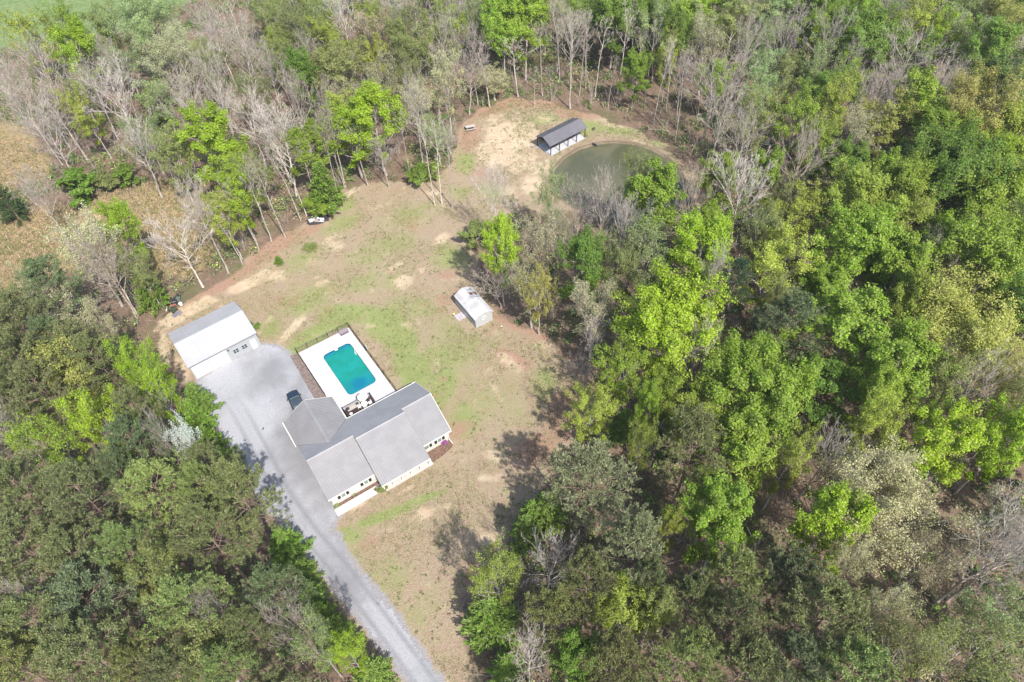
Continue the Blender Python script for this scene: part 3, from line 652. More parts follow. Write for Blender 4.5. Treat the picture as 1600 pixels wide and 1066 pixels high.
for a in (-.25, 1.3): MB().cbox((a, .1, .58), (.42, .14, .40), 0, -.3).build('throw_cushion', M_NAVY, SO)
OT = thing('footstool', onpatio(.75, -1.35), DECK_A, 'small round white footstool in front of the cream sofa', 'footstool'); MB().tube([(0, 0, 0), (0, 0, .36)], [.2, .24], 12).build('cushion', M_WHITE, OT); MB().tube([(0, 0, .361), (0, 0, .40)], [.25, .2], 12).build('top', M_WHITE, OT)
TB = thing('dining_table', onpatio(3.15, -1.15), DECK_A, 'white round dining table on the right half of the patio', 'table')
MB().tube([(0, 0, .70), (0, 0, .75)], .5, 20).build('tabletop', M_WHITE, TB); MB().tube([(0, 0, .03), (0, 0, .70)], .05, 8).build('pedestal', M_WHITE, TB); MB().tube([(0, 0, 0), (0, 0, .03)], .3, 14).build('foot', M_WHITE, TB)
def chair(u, v, rot, lab):
    c = thing('garden_chair', onpatio(u, v), DECK_A+rot, lab, 'chair', 'white chairs round the patio table')
    MB().box(-.24, -.24, .40, .24, .24, .45).build('seat', M_WHITE, c); MB().box(-.24, .2, .455, .24, .24, .9).build('backrest', M_WHITE, c)
    for a in (-.2, .2):
        for b in (-.2, .2): MB().box(a-.02, b-.02, 0, a+.02, b+.02, .395).build('leg', M_WHITE, c)
chair(2.35, -.95, 1.3, 'white garden chair nearest the sofa at the round patio table'); chair(4.0, -1.25, -1.5, 'white garden chair farthest from the sofa, right of the patio table'); chair(3.0, -2.0, 3.1, 'white garden chair on the house side of the patio table')
UM = thing('parasol', onpatio(3.3, -.75), DECK_A, 'open white parasol beside the dark patio at the pool side', 'parasol')
MB().tube([(0, 0, 0), (0, 0, 2.3)], .03, 8).build('pole', M_RAIL, UM)
mb = MB(); k = 8; R_ = .8; ring = [(R_*math.cos(2*math.pi*i/k), R_*math.sin(2*math.pi*i/k), 1.95) for i in range(k)]
mb.add([(0, 0, 2.38)]+ring+[(0, 0, 2.34)]+[(a, b, c_-.04) for a, b, c_ in ring], [(0, 1+i, 1+(i+1) % k) for i in range(k)]+[(9, 10+(i+1) % k, 10+i) for i in range(k)]+[(1+i, 10+i, 10+(i+1) % k, 1+(i+1) % k) for i in range(k)]); mb.build('canopy', M_WHITE, UM)
MB().tube([(0, 0, 0), (0, 0, .1)], .25, 12).build('base', M_RAIL, UM)

# ------------------------------------------------------------------ dark blue car
def ring(x, hw, z0, z1, r, top=1.0):
    pts = []
    for sy_, sz1, a0 in ((1, 1, 0), (-1, 1, 90), (-1, -1, 180), (1, -1, 270)):
        for i in range(4):
            a = math.radians(a0+30*i); w_ = hw*(top if sz1 > 0 else 1)
            cy = sy_*(w_-r); cz = (z1-r) if sz1 > 0 else (z0+r)
            pts.append((x, cy+r*math.cos(a), cz+r*math.sin(a)))
    return pts
def loft(secs):
    mb = MB(); vs = []; fs = []; n = 16
    for s in secs: vs += ring(*s)
    for k in range(len(secs)-1):
        for i in range(n): fs.append((k*n+i, k*n+(i+1) % n, (k+1)*n+(i+1) % n, (k+1)*n+i))
    fs += [tuple(range(n)), tuple(range((len(secs)-1)*n, len(secs)*n))[::-1]]
    return mb.add(vs, fs)
cx_, cy_ = -33.82+.62, 63.85-1.15
CAR = thing('parked_car', (cx_, cy_, .02), math.radians(118), 'dark blue sport utility vehicle parked on gravel beside the house', 'car')
t = NT('dark_blue_paint'); t.b.inputs['Base Color'].default_value = (.014, .026, .048, 1); t.b.inputs['Roughness'].default_value = .22; t.b.inputs['Coat Weight'].default_value = .6; t.b.inputs['Specular IOR Level'].default_value = .5; M_CAR = t.mat
t = NT('car_roof_paint'); t.b.inputs['Base Color'].default_value = (.05, .065, .085, 1); t.b.inputs['Roughness'].default_value = .3; M_CROOF = t.mat
M_TYRE = plain('tyre', (.015, .015, .015), .9); M_RIM = plain('rim', (.3, .3, .32), .3, .05, 1, .8)
loft([(-2.36, .74, .45, .85, .12), (-2.28, .86, .32, 1.0, .14), (-1.4, .93, .27, 1.03, .14), (.6, .93, .27, 1.03, .14), (1.1, .92, .27, 1.02, .14), (1.8, .90, .28, .95, .14), (2.2, .84, .32, .86, .14), (2.36, .70, .40, .72, .12)]).build('body', M_CAR, CAR, smooth=True)
loft([(-2.15, .78, .95, 1.10, .05, .95), (-1.85, .80, .95, 1.50, .08, .80), (-1.5, .82, .95, 1.60, .10, .80), (-.2, .83, .95, 1.63, .10, .80), (.25, .82, .95, 1.55, .10, .80), (1.0, .80, .95, 1.04, .04, .92)]).build('windows', M_GLASS, CAR, smooth=True)
loft([(-1.75, .62, 1.565, 1.625, .028, .97), (-1.0, .655, 1.60, 1.67, .03, .97), (-.2, .655, 1.605, 1.675, .03, .97), (.12, .62, 1.575, 1.635, .028, .97)]).build('roof', M_CROOF, CAR, smooth=True)
for s in (-1, 1):
    for xx in (-1.42, 1.42):
        wh = MB().tube([(xx, s*.74, .35), (xx, s*.955, .35)], .35, 18).build('wheel', M_TYRE, CAR); MB().tube([(xx, s*.957, .35), (xx, s*.97, .35)], .22, 14).build('rim', M_RIM, wh)
    MB().cbox((.72, s*1.02, 1.08), (.16, .2, .15)).build('mirror', M_CAR, CAR)
    MB().cbox((2.27, s*.62, .74), (.1, .3, .12)).build('headlight', plain('headlight_glass', (.6, .62, .65), .1) if s < 0 else bpy.data.materials['headlight_glass'], CAR)
    MB().cbox((-2.31, s*.7, .84), (.06, .18, .2)).build('tail_light', plain('tail_light_red', (.3, .01, .01), .3) if s < 0 else bpy.data.materials['tail_light_red'], CAR)
    for k, (a, b) in enumerate(((-1.0, .0), (.05, .75))): MB().box(a, s*.933-.006, .96, a+.9*(b-a), s*.933+.006, .99).build('window_trim', M_RIM, CAR)

# ------------------------------------------------------------------ pavilion by the pond
pc = G((860.3, 243.3), .1); PAVA = math.radians(36.4)
PV = thing('pavilion', (pc[0], pc[1], 0), PAVA, 'open-sided pavilion with a dark grey gable roof and white slab by the pond', 'pavilion')
PL, PW = 9.6, 4.4
MB().box(0, 0, -.02, PL, PW, .12).build('slab', plain('white_slab', (.46, .46, .475), .8, .05), PV)
M_PR = metal_roof('charcoal_roof', (.15, .145, .157), .08, .5); M_PRR = metal_roof('charcoal_rib', (.115, .105, .12))
pe, pz = 2.5, 3.55; y0_, y1_ = -.15, 4.55; ym = (y0_+y1_)/2
roof_panel(PV, [(-.3, y0_), (PL+.25, y0_), (PL+.25, ym), (-.3, ym)], lambda u, v: pe+(pz-pe)*(v-y0_)/(ym-y0_), 'v', mat=M_PR, rmat=M_PRR, th=.08)
roof_panel(PV, [(-.3, ym), (PL+.25, ym), (PL+.25, y1_), (-.3, y1_)], lambda u, v: pe+(pz-pe)*(y1_-v)/(y1_-ym), 'v', mat=M_PR, rmat=M_PRR, th=.08)
M_PP = plain('dark_post', (.05, .04, .035), .8)
for u in (.1, 2.45, 4.8, 7.15, 9.5):
    for v in (.08, PW-.08):
        MB().box(u-.07, v-.07, .125, u+.07, v+.07, 2.42).build('post', M_PP, PV)
for v in (.08, PW-.08): MB().box(0, v-.06, 2.24, PL, v+.06, 2.40).build('beam', M_PP, PV)
for u in (.1, 4.8, 9.5): MB().upright([(.15, 2.28), (PW-.15, 2.28), (ym, 3.35)], 'u', u-.04, u+.04).build('truss', M_PP, PV)
def picnic(loc, rz, lab, c, name='picnic_table', sc=1):
    t_ = thing(name, loc, rz, lab, 'picnic table'); m_ = plain(name+'_wood', c, .9, .2, 4)
    mb = MB()
    for i in range(5): mb.box(-.95*sc, (-.37+i*.15)*sc, .70, .95*sc, (-.37+i*.15+.14)*sc, .745)
    mb.build('tabletop', m_, t_)
    for s in (-1, 1):
        mb = MB(); mb.box(-.95*sc, s*.72*sc-.14, .42, .95*sc, s*.72*sc+.14, .46); mb.build('bench', m_, t_)
        mb = MB(); x_ = s*.65*sc; mb.tube([(x_, -.6*sc, 0), (x_, -.2*sc, .7)], .045, 4); mb.tube([(x_, .6*sc, 0), (x_, .2*sc, .7)], .045, 4); mb.tube([(x_, -.8*sc, .4), (x_, .8*sc, .4)], .035, 4); mb.build('leg_frame', m_, t_)
    return t_
for u, lab in ((2.4, 'dark picnic table under the left half of the pavilion roof'), (7.0, 'dark picnic table under the right half of the pavilion roof')):
    xy = toworld(u, 2.3, pc, PAVA); picnic((*xy, .12), PAVA, lab, (.12, .10, .09))
p = G((735, 202)); picnic((p[0], p[1], 0), math.radians(14), 'weathered grey wooden picnic table on the left edge of the sandy clearing', (.42, .38, .36), sc=1.1)
for i, (pp, s) in enumerate((((833, 231), .35), ((830, 229.5), .28), ((836.5, 229), .3), ((838, 232.5), .22))):
    q = G(pp); mb = MB(); vs = []; k = 7
    for j in range(4):
        for a in range(k): rr_ = s*math.sin(math.pi*(j+.7)/4.6)*random.uniform(.8, 1.1); vs.append((rr_*math.cos(a*6.283/k), rr_*math.sin(a*6.283/k), s*.9*j/3))
    mb.add(vs, [(j*k+a, j*k+(a+1) % k, (j+1)*k+(a+1) % k, (j+1)*k+a) for j in range(3) for a in range(k)]+[tuple(range(3*k, 4*k))])
    o = mb.build('boulder', plain('boulder%d' % i, (.3, .25, .22), .9, .3, 3)); o.location = (q[0], q[1], -.05); tag(o, ['largest grey boulder of the cluster left of the pavilion slab', 'leftmost small boulder of the cluster left of the pavilion slab', 'boulder farthest from the camera left of the pavilion slab', 'smallest boulder touching the pavilion slab corner'][i], 'boulder', 'boulders left of the pavilion')
q = G((928, 225)); o = MB().tube([(-.3, 0, .05), (.5, -.5, -.15)], .22, 10).build('drain_pipe', M_DARKM); o.location = (q[0], q[1], .05); tag(o, 'black drain pipe end on the far bank of the pond', 'drain pipe')

# ------------------------------------------------------------------ odds and ends in the yard
def at(p, z=0): q = G(p); return (q[0], q[1], z)
BIN = thing('wheelie_bin', at((276.5, 468.5)), 1.1, 'overturned black bin lying behind the garage', 'bin')
mb = MB(); mb.cbox((0, 0, .32), (1.25, .62, .58), 0, .1); mb.build('bin_body', plain('black_plastic', (.025, .035, .04), .5), BIN); MB().cbox((.68, 0, .33), (.07, .7, .66), 0, .1).build('lid', plain('lid_plastic', (.04, .055, .06), .4), BIN)
for s in (-1, 1): MB().tube([(-.6, s*.2, .12), (-.6, s*.3, .12)], .12, 10).build('wheel', M_TYRE, BIN)
SM = thing('smoker_grill', at((273.5, 477)), .4, 'black barrel smoker grill with a round grey drum behind the garage', 'grill')
mb = MB(); mb.tube([(-.8, 0, .8), (.5, 0, .8)], .33, 12); mb.build('barrel', plain('grill_black', (.02, .022, .028), .4), SM); MB().tube([(.9, .3, .3), (.9, .3, 1.1)], .36, 12).build('drum', plain('drum_grey', (.12, .14, .13), .5), SM)
MB().tube([(-.5, 0, 1.1), (-.5, 0, 1.9)], .06, 8).build('chimney', M_DARKM, SM)
for a in (-.7, .4):
    for b in (-.2, .2): MB().tube([(a, b, 0), (a, b, .6)], .03, 5).build('leg', M_DARKM, SM)
MB().box(-.7, -.75, .62, .3, -.36, .66).build('shelf', plain('shelf_wood', (.35, .14, .1), .8), SM)
for p_, s, lab in (((283.2, 476.8), .30, 'larger white bucket right of the black smoker grill'), ((270, 481.5), .24, 'smaller white bucket in front of the black smoker grill')):
    b = thing('bucket', at(p_), 0, lab, 'bucket'); MB().tube([(0, 0, 0), (0, 0, s*1.5)], [s*.8, s], 12).build('pail', M_WHITE, b); MB().tube([(0, 0, s*1.505), (0, 0, s*1.6)], s*1.05, 12).build('lid', M_WHITE, b)
CT = thing('garden_cart', at((271.5, 486)), -.6, 'dark green garden cart with a long handle behind the garage', 'cart')
M_CT = plain('cart_green', (.05, .07, .04), .6)
mb = MB(); mb.box(-.75, -.45, .35, .75, .45, .39); mb.box(-.75, -.45, .395, .75, -.42, .6); mb.box(-.75, .42, .395, .75, .45, .6); mb.build('tray', M_CT, CT)
for a in (-.5, .5):
    for b in (-.5, .5): MB().tube([(a, b-.04, .2), (a, b+.04, .2)], .2, 12).build('wheel', M_TYRE, CT)
MB().tube([(-.75, 0, .35), (-1.9, .2, .15)], .035, 5).build('handle', M_DARKM, CT)
PN = MB().cbox((0, 0, .06), (1.6, .9, .08)).build('metal_sheet', plain('purple_grey_sheet', (.20, .18, .21), .5)); PN.location = at((277, 491)); PN.rotation_euler = (0, .05, .75); tag(PN, 'flat purple grey metal sheet lying nearest the garage roof', 'metal sheet')
for p0, p1, r, c, lab in (((260, 487), (262.5, 481), .09, (.75, .72, .68), 'short pale white plank behind the garage'), ((256.5, 472), (268, 481), .10, (.06, .04, .035), 'long dark pole leaning left of the black smoker grill'), ((255, 495), (266, 488), .07, (.07, .055, .05), 'thin dark pole lying in front of the garden cart')):
    a, b = G(p0), G(p1); o = MB().tube([(0, 0, .12), (b[0]-a[0], b[1]-a[1], .3)], r, 6).build('pole', plain('pole_wood', c, .9)); o.location = (a[0], a[1], 0); tag(o, lab, 'pole')
# burn pile
q = G((496, 344)); mb = MB(); k = 26; rr_ = [random.uniform(.85, 1.15) for _ in range(k)]
mb.add([(0, 0, .12)]+[(1.0*rr_[i]*math.cos(6.283*i/k), .62*rr_[i]*math.sin(6.283*i/k), .10) for i in range(k)]+[(2.35*rr_[i]*math.cos(6.283*i/k), 1.5*rr_[i]*math.sin(6.283*i/k), .0) for i in range(k)],
       [(0, 1+i, 1+(i+1) % k) for i in range(k)]+[(1+i, 1+k+i, 1+k+(i+1) % k, 1+(i+1) % k) for i in range(k)])
BP = mb.build('ash_heap', plain('charcoal_ash', (.05, .045, .05), 1, .5, 4)); BP.location = (q[0], q[1], .03); BP.rotation_euler = (0, 0, .35); tag(BP, 'black burnt ash heap at the upper left edge of the yard', 'ash heap')
for p_, sz, rot, c, lab in (((491, 344), (2.0, .75, .16), .55, (.80, .78, .74), 'long white burnt board lying across the ash heap'), ((503.5, 344), (.8, .55, .3), .2, (.72, .72, .7), 'small white crate on the right half of the ash heap'),
                          ((500, 347), (1.6, .16, .1), -.15, (.6, .6, .58), 'thin pale metal frame bar at the front of the ash heap'), ((493.5, 346.5), (.5, .4, .2), .8, (.55, .30, .24), 'pink brick block in front of the white board')):
    o = MB().cbox((0, 0, sz[2]/2), sz).build('debris', plain('debris_paint', c, .8, .15, 4)); o.location = at(p_, .12); o.rotation_euler = (.05, .04, rot); tag(o, lab, 'debris')
o = MB().tube([(0, 0, 0), (.05, .05, .9)], [.16, .1], 7).build('burnt_post', M_DARKM); o.location = at((503.5, 340.5)); tag(o, 'upright black burnt post at the back of the ash heap', 'post')
for p0, p1, r, lab in (((519, 317), (559, 293), .13, 'long pale fallen log at the upper yard edge'), ((1012, 203), (1044, 206), .10, 'pale fallen log beside the bush at the far pond bank'), ((1022, 180), (1047, 212), .11, 'fallen grey trunk leaning down to the far pond bank')):
    a, b = G(p0), G(p1); pts = [((b[0]-a[0])*k/5+random.uniform(-.1, .1), (b[1]-a[1])*k/5+random.uniform(-.1, .1), .15) for k in range(6)]
    o = MB().tube(pts, [r*1.2, r*1.1, r, r*.9, r*.8, r*.5], 7).build('fallen_log', M_BARK, smooth=True); o.location = (a[0], a[1], 0); o.color = (.95, .85, .75, 1); tag(o, lab, 'fallen log')
# snag
q = G((444, 118)); o = MB().tube([(0, 0, -.2), (-.1, .1, 3), (-.3, .1, 7), (-.35, .2, 8.5)], [.32, .26, .2, .12], 8).build('dead_snag', M_BARK, smooth=True); o.location = (q[0], q[1], 0); o.color = (1.2, 1.1, .8, 1); tag(o, 'broken pale dead trunk with no branches among the upper left trees', 'tree snag')

# ------------------------------------------------------------------ trees: skeletons, then leaves on the twig ends
def unit(v): return v/(np.linalg.norm(v, axis=-1, keepdims=True)+1e-9)
def tubes_np(polys, sides):
    """polys: list of (pts[k,3], radii[k]) with equal k -> verts, quads"""
    if not polys: return np.zeros((0, 3)), np.zeros((0, 4), int)
    Pn = np.array([p[0] for p in polys]); Rn = np.array([p[1] for p in polys]); n, k, _ = Pn.shape
    D = np.zeros_like(Pn); D[:, 1:-1] = Pn[:, 2:]-Pn[:, :-2]; D[:, 0] = Pn[:, 1]-Pn[:, 0]; D[:, -1] = Pn[:, -1]-Pn[:, -2]; D = unit(D)
    ref = np.where(np.abs(D[..., 2:3]) < .9, np.array([0, 0, 1.]), np.array([1., 0, 0])); A = unit(np.cross(D, ref)); B = np.cross(D, A)
    th = 2*np.pi*np.arange(sides)/sides
    V = Pn[:, :, None]+(A[:, :, None]*np.cos(th)[None, None, :, None]+B[:, :, None]*np.sin(th)[None, None, :, None])*Rn[:, :, None, None]
    base = (np.arange(n)*k*sides)[:, None, None]+(np.arange(k-1)*sides)[None, :, None]+np.arange(sides)[None, None, :]
    nxt = (np.arange(n)*k*sides)[:, None, None]+(np.arange(k-1)*sides)[None, :, None]+((np.arange(sides)+1) % sides)[None, None, :]
    Q = np.stack([base, nxt, nxt+sides, base+sides], -1).reshape(-1, 4)
    return V.reshape(-1, 3), Q
def join_np(parts):
    vs = []; qs = []; o = 0
    for v, q in parts: vs.append(v); qs.append(q+o); o += len(v)
    return np.concatenate(vs), np.concatenate(qs)

def skeleton(rg, H, R, clear, n1=13, n2=6, n3=5, n4=0, lean=.04, up=.3, spread=(38, 70), r0=None, wob=.5, fork=False):
    """returns dict level -> list of (pts, radii), and the twig ends (points, directions)"""
    r0 = r0 or .0115*H
    lv = {0: [], 1: [], 2: [], 3: [], 4: []}
    K = 8; tz = np.linspace(0, 1, K)
    top = H*(.80 if not fork else .62)
    off = np.cumsum(rg.normal(0, 1, (K, 2)), 0)*wob*.25*H/20; off -= off[0]
    off += np.outer(tz**1.3, rg.normal(0, lean*H, 2))
    trunk = np.stack([off[:, 0], off[:, 1], tz*top-.3*(tz == 0)], 1)
    rad = r0*(1.12-.72*tz); rad[0] *= 1.3
    lv[0].append((trunk, rad))
    ends = []; dirs = []
    zc = H*(clear+1)/2; hz = H*(1-clear)/2
    def branch(p, d, L, r, level, kpts, upb, wander):
        pts = [p]; dd = d
        for _ in range(kpts-1):
            dd = unit(dd+rg.normal(0, wander, 3)+np.array([0, 0, upb])); pts.append(pts[-1]+dd*L/(kpts-1))
        pts = np.array(pts); rr = np.linspace(r, r*.38, kpts); lv[level].append((pts, rr)); return pts, rr
    def interp(pts, rr, t):
        f = t*(len(pts)-1); i = min(int(f), len(pts)-2); u = f-i
        return pts[i]*(1-u)+pts[i+1]*u, unit(pts[i+1]-pts[i]), rr[i]*(1-u)+rr[i+1]*u
    def kids(pts, rr, L, level, ns, upb, end=False):
        if level > len(ns) : return
        n = ns[level-1]
        for i in range(n):
            t = .25+.75*(i+rg.uniform(.1, .9))/n
            q, d, r = interp(pts, rr, min(t, .99))
            perp = unit(np.cross(d, rg.normal(0, 1, 3))); an = math.radians(rg.uniform(28, 58))
            nd = unit(d*math.cos(an)+perp*math.sin(an)+np.array([0, 0, upb*.6]))
            Ln = L*rg.uniform(.34, .58)*(1.15-.45*t)
            last = level == len(ns)
            kp = 3 if level < 3 else 2+(level == 2)
            cp, cr = branch(q, nd, Ln, max(r*.58, .016), min(level+1, 4), 4 if level == 1 else 3, upb*.4, .16)
            if last: ends.append(cp[-1]); dirs.append(unit(cp[-1]-cp[0])); ends.append(cp[1]); dirs.append(unit(cp[1]-cp[0]))
            kids(cp, cr, Ln, level+1, ns, upb)
    ns = [n for n in (n2, n3, n4) if n]
    for i in range(n1):
        t = i/(n1-1); z0 = H*clear*.85+(top-H*clear*.85)*(t**.85)*.97
        f = z0/top; q, d, r = interp(trunk, rad, min(max(f, .02), .985))
        az = i*2.4+rg.uniform(-.5, .5); el = math.radians(spread[1]+(spread[0]-spread[1])*(t)+rg.uniform(-8, 8))
        el = math.radians(90)-el if False else el
        d1 = np.array([math.sin(el)*math.cos(az), math.sin(el)*math.sin(az), math.cos(el)])
        # length to the crown envelope
        L = 1.0
        for L in np.arange(.5, 2*R+H, .3):
            e = q+d1*L; 
            if ((e[0]-off[-1, 0])/R)**2+((e[1]-off[-1, 1])/R)**2+((e[2]-zc)/hz)**2 > 1 and L > 1.2: break
        L *= rg.uniform(.78, 1.1)
        cp, cr = branch(q, d1, L, max(r*.55, .03)*min(1, L/(.5*R)+.3), 1, 5, up*.25, .11)
        kids(cp, cr, L, 1, ns, up)
    return lv, np.array(ends), np.array(dirs)

def wood(lv, levels, sides):
    parts = []
    for L in levels:
        by = {}
        for p in lv[L]: by.setdefault(len(p[0]), []).append(p)
        for k, ps in by.items(): parts.append(tubes_np(ps, sides[L]))
    return join_np(parts)

def leaf_quads(rg, C, Nrm, size, ratio=1.0, jitter=.7):
    """C centres, Nrm preferred normals -> quads"""
    n = len(C); N_ = unit(Nrm+rg.normal(0, jitter, (n, 3))); T_ = unit(np.cross(N_, rg.normal(0, 1, (n, 3)))); B_ = np.cross(N_, T_)
    s = size*rg.uniform(.45, 1.5, (n, 1))/2
    a = T_*s; b = B_*s*ratio
    V = np.stack([C-a-b*.6, C+a*.3-b, C+a+b*.6, C-a*.3+b], 1).reshape(-1, 3)
    Q = np.arange(4*n).reshape(-1, 4)
    return V, Q

PROTO = {}; ZF = {}
def register(kind, trunk_mesh, crown_mesh, H, W, zc):
    a = np.empty(len(crown_mesh.vertices)*3, np.float32); crown_mesh.vertices.foreach_get('co', a); a = a.reshape(-1, 3)
    W = 2*float(np.percentile(np.hypot(a[:, 0], a[:, 1]), 93)); ZF.setdefault(kind, []).append(float(np.percentile(a[:, 2], 12)+np.percentile(a[:, 2], 98))/2/H)
    PROTO.setdefault(kind, []).append((trunk_mesh, crown_mesh, H, W, zc))
TRUNKN = 'trunk'
def add_leafy(kind, seed, H, R, clear, nclu=1.0, leaf=.34, per=15, clr=.62, ns=(13, 6, 5), spread=(30, 72), fork=False, lratio=1.0):
    rg = np.random.default_rng(seed)
    lv, E, D = skeleton(rg, H, R, clear, ns[0], ns[1], ns[2], 0, spread=spread, fork=fork)
    v, q = wood(lv, (0, 1, 2), {0: 8, 1: 5, 2: 3}); tm = mesh_np('trunk_mesh', v, q, M_BARK, smooth=True)
    c0 = np.array([lv[0][0][0][-1][0], lv[0][0][0][-1][1], H*(clear+1)/2])
    k = rg.choice(len(E), int(len(E)*min(1, nclu)), replace=False); E = E[k]; D = D[k]
    C = np.repeat(E, per, 0); off = rg.normal(0, 1, C.shape); off = unit(off)*rg.uniform(.25, 1, (len(C), 1))**.6*clr*np.array([1, 1, .6])
    out = unit(np.repeat(E, per, 0)-c0)*.6+np.array([0, 0, .7])+off*.6
    v, q = leaf_quads(rg, C+off, out, leaf, lratio, .55)
    register(kind, tm, mesh_np('crown_mesh', v, q, M_LEAF), H, 2*R, H*(clear+1)/2)
def add_sparse(kind, seed, H, R, clear, leaf=.2, per=3, clr=.4, ns=(13, 6, 5, 3), spread=(24, 62), fork=True, bark=.75):
    rg = np.random.default_rng(seed)
    lv, E, D = skeleton(rg, H, R, clear, *ns[:3], ns[3], spread=spread, fork=fork, up=.35)
    v, q = wood(lv, (0, 1, 2, 3), {0: 8, 1: 5, 2: 4, 3: 3}); tm = mesh_np('trunk_mesh', v, q, M_BARK, smooth=True)
    v1, q1 = wood(lv, (4,), {4: 3})
    C = np.repeat(E, per, 0); off = rg.normal(0, clr*.6, C.shape)
    v2, q2 = leaf_quads(rg, C+off, off*.5+np.array([0, 0, .8]), leaf, 1, .8)
    v, q = join_np([(v1, q1), (v2, q2)])
    register(kind, tm, mesh_np('crown_mesh', v, q, [M_BARK, M_LEAF], idx=np.r_[np.zeros(len(q1)), np.ones(len(q2))]), H, 2*R, H*(clear+1)/2)
def add_bare(kind, seed, H, R, clear, ns=(13, 6, 5, 4), spread=(18, 58), fork=True, tw=1.0):
    rg = np.random.default_rng(seed)
    lv, E, D = skeleton(rg, H, R, clear, *ns, spread=spread, fork=fork, up=.35, r0=(.0095 if kind == 'B' else .0062)*H)
    v, q = wood(lv, (0, 1), {0: 8, 1: 6}); tm = mesh_np('trunk_mesh', v, q, M_BARK, smooth=True)
    lv[3] = [(p, np.maximum(r_*tw, .018*tw)) for p, r_ in lv[3]]; lv[4] = [(p, np.maximum(r_*tw, .013*tw)) for p, r_ in lv[4]]
    v, q = wood(lv, (2, 3, 4), {2: 4, 3: 3, 4: 3})
    register(kind, tm, mesh_np('crown_mesh', v, q, M_BARK), H, 2*R, H*(clear+1)/2)
def add_pine(seed, H, R, clear, nb=34, kind='P'):
    rg = np.random.default_rng(seed)
    tz = np.linspace(0, 1, 9); trunk = np.stack([.12*np.sin(tz*5+seed), .12*np.cos(tz*4), tz*H*.97], 1); rad = .0105*H*(1.15-.95*tz)
    lv = {0: [(trunk, rad)], 1: [], 2: []}; E = []; D = []
    for i in range(nb):
        t = (i+.5)/nb; z0 = H*clear+(H*.97-H*clear)*t; az = i*2.399+rg.uniform(-.3, .3)
        env = R*(math.sin(math.pi*min(1, (t*.78+.22)))**.55)*(1.04-.25*t); L = env*rg.uniform(.72, 1.12)
        el = math.radians(8+48*t**1.5+rg.uniform(-6, 10)); d = np.array([math.cos(el)*math.cos(az), math.cos(el)*math.sin(az), math.sin(el)])
        q = np.array([.12*np.sin(z0/H*5+seed), .12*np.cos(z0/H*4), z0]); pts = [q]
        for _ in range(4): d = unit(d+rg.normal(0, .07, 3)+np.array([0, 0, .05])); pts.append(pts[-1]+d*L/4)
        pts = np.array(pts); lv[1].append((pts, np.linspace(.05, .02, 5)))
        for j in range(8):
            s = .30+.70*(j+rg.uniform(0, 1))/8; f = s*4; k = min(int(f), 3); p = pts[k]*(1-(f-k))+pts[k+1]*(f-k)
            sd = unit(np.cross(d, [0, 0, 1]))*(1 if j % 2 else -1); dd = unit(d*.8+sd*rg.uniform(.5, 1.1)+np.array([0, 0, rg.uniform(-.1, .45)])); l2 = L*.34*(1.2-.5*s)
            e = p+dd*l2; lv[2].append((np.array([p, (p+e)/2, e]), np.array([.022, .018, .012])))
            for u_ in (.55, 1.0): E.append(p+(e-p)*u_+rg.normal(0, .12, 3)); D.append(dd)
        E.append(pts[-1]); D.append(d)
    E = np.array(E); D = np.array(D)
    v, q = wood(lv, (0, 1, 2), {0: 8, 1: 4, 2: 3}); tm = mesh_np('trunk_mesh', v, q, M_PBARK, smooth=True)
    n = 24; C = np.repeat(E, n, 0); dirs = unit(np.repeat(D, n, 0)*.55+rg.normal(0, .75, (len(C), 3))+np.array([0, 0, .45])); Ln = rg.uniform(.28, .55, (len(C), 1))
    side = unit(np.cross(dirs, rg.normal(0, 1, C.shape)))*.04
    C = C+rg.normal(0, .10, C.shape)
    V = np.stack([C-side*.5, C+side*.5, C+dirs*Ln*.65+side, C+dirs*Ln*.65-side], 1).reshape(-1, 3); Q = np.arange(4*len(C)).reshape(-1, 4)
    register(kind, tm, mesh_np('crown_mesh', V, Q, M_NEEDLE), H, 2*R, H*(clear+1)/2)
def add_cedar(kind, seed, H, R, nb=70):
    rg = np.random.default_rng(seed)
    tz = np.linspace(0, 1, 6); lv = {0: [(np.stack([0*tz, 0*tz, tz*H*.97], 1), .014*H*(1.1-.95*tz))], 1: []}; E = []; D = []
    for i in range(nb):
        t = (i+.5)/nb; z0 = H*(.04+.93*t); az = i*2.399+rg.uniform(-.4, .4); L = R*(1-t)**.8*rg.uniform(.75, 1.15)+.18
        el = math.radians(rg.uniform(5, 28)); d = np.array([math.cos(el)*math.cos(az), math.cos(el)*math.sin(az), math.sin(el)]); q = np.array([0, 0, z0])
        lv[1].append((np.array([q, q+d*L*.5, q+d*L]), np.array([.03, .02, .012])))
        m_ = max(3, int(L/.22))
        for j in range(m_): s = .25+.75*(j+.5)/m_; E.append(q+d*L*s); D.append(d)
    E = np.array(E); D = np.array(D); v, q = wood(lv, (0, 1), {0: 7, 1: 3}); tm = mesh_np('trunk_mesh', v, q, M_PBARK, smooth=True)
    n = 9; C = np.repeat(E, n, 0)+rg.normal(0, .14, (len(E)*n, 3)); dd = unit(np.repeat(D, n, 0)+rg.normal(0, .5, C.shape)); side = unit(np.cross(dd, np.array([0, 0, 1.])+rg.normal(0, .3, C.shape)))*.07
    L2 = rg.uniform(.18, .36, (len(C), 1)); V = np.stack([C-side*.6, C+side*.6, C+dd*L2+side*.7, C+dd*L2-side*.7], 1).reshape(-1, 3)
    register(kind, tm, mesh_np('crown_mesh', V, np.arange(4*len(C)).reshape(-1, 4), M_NEEDLE), H, 2*R, H*.5)

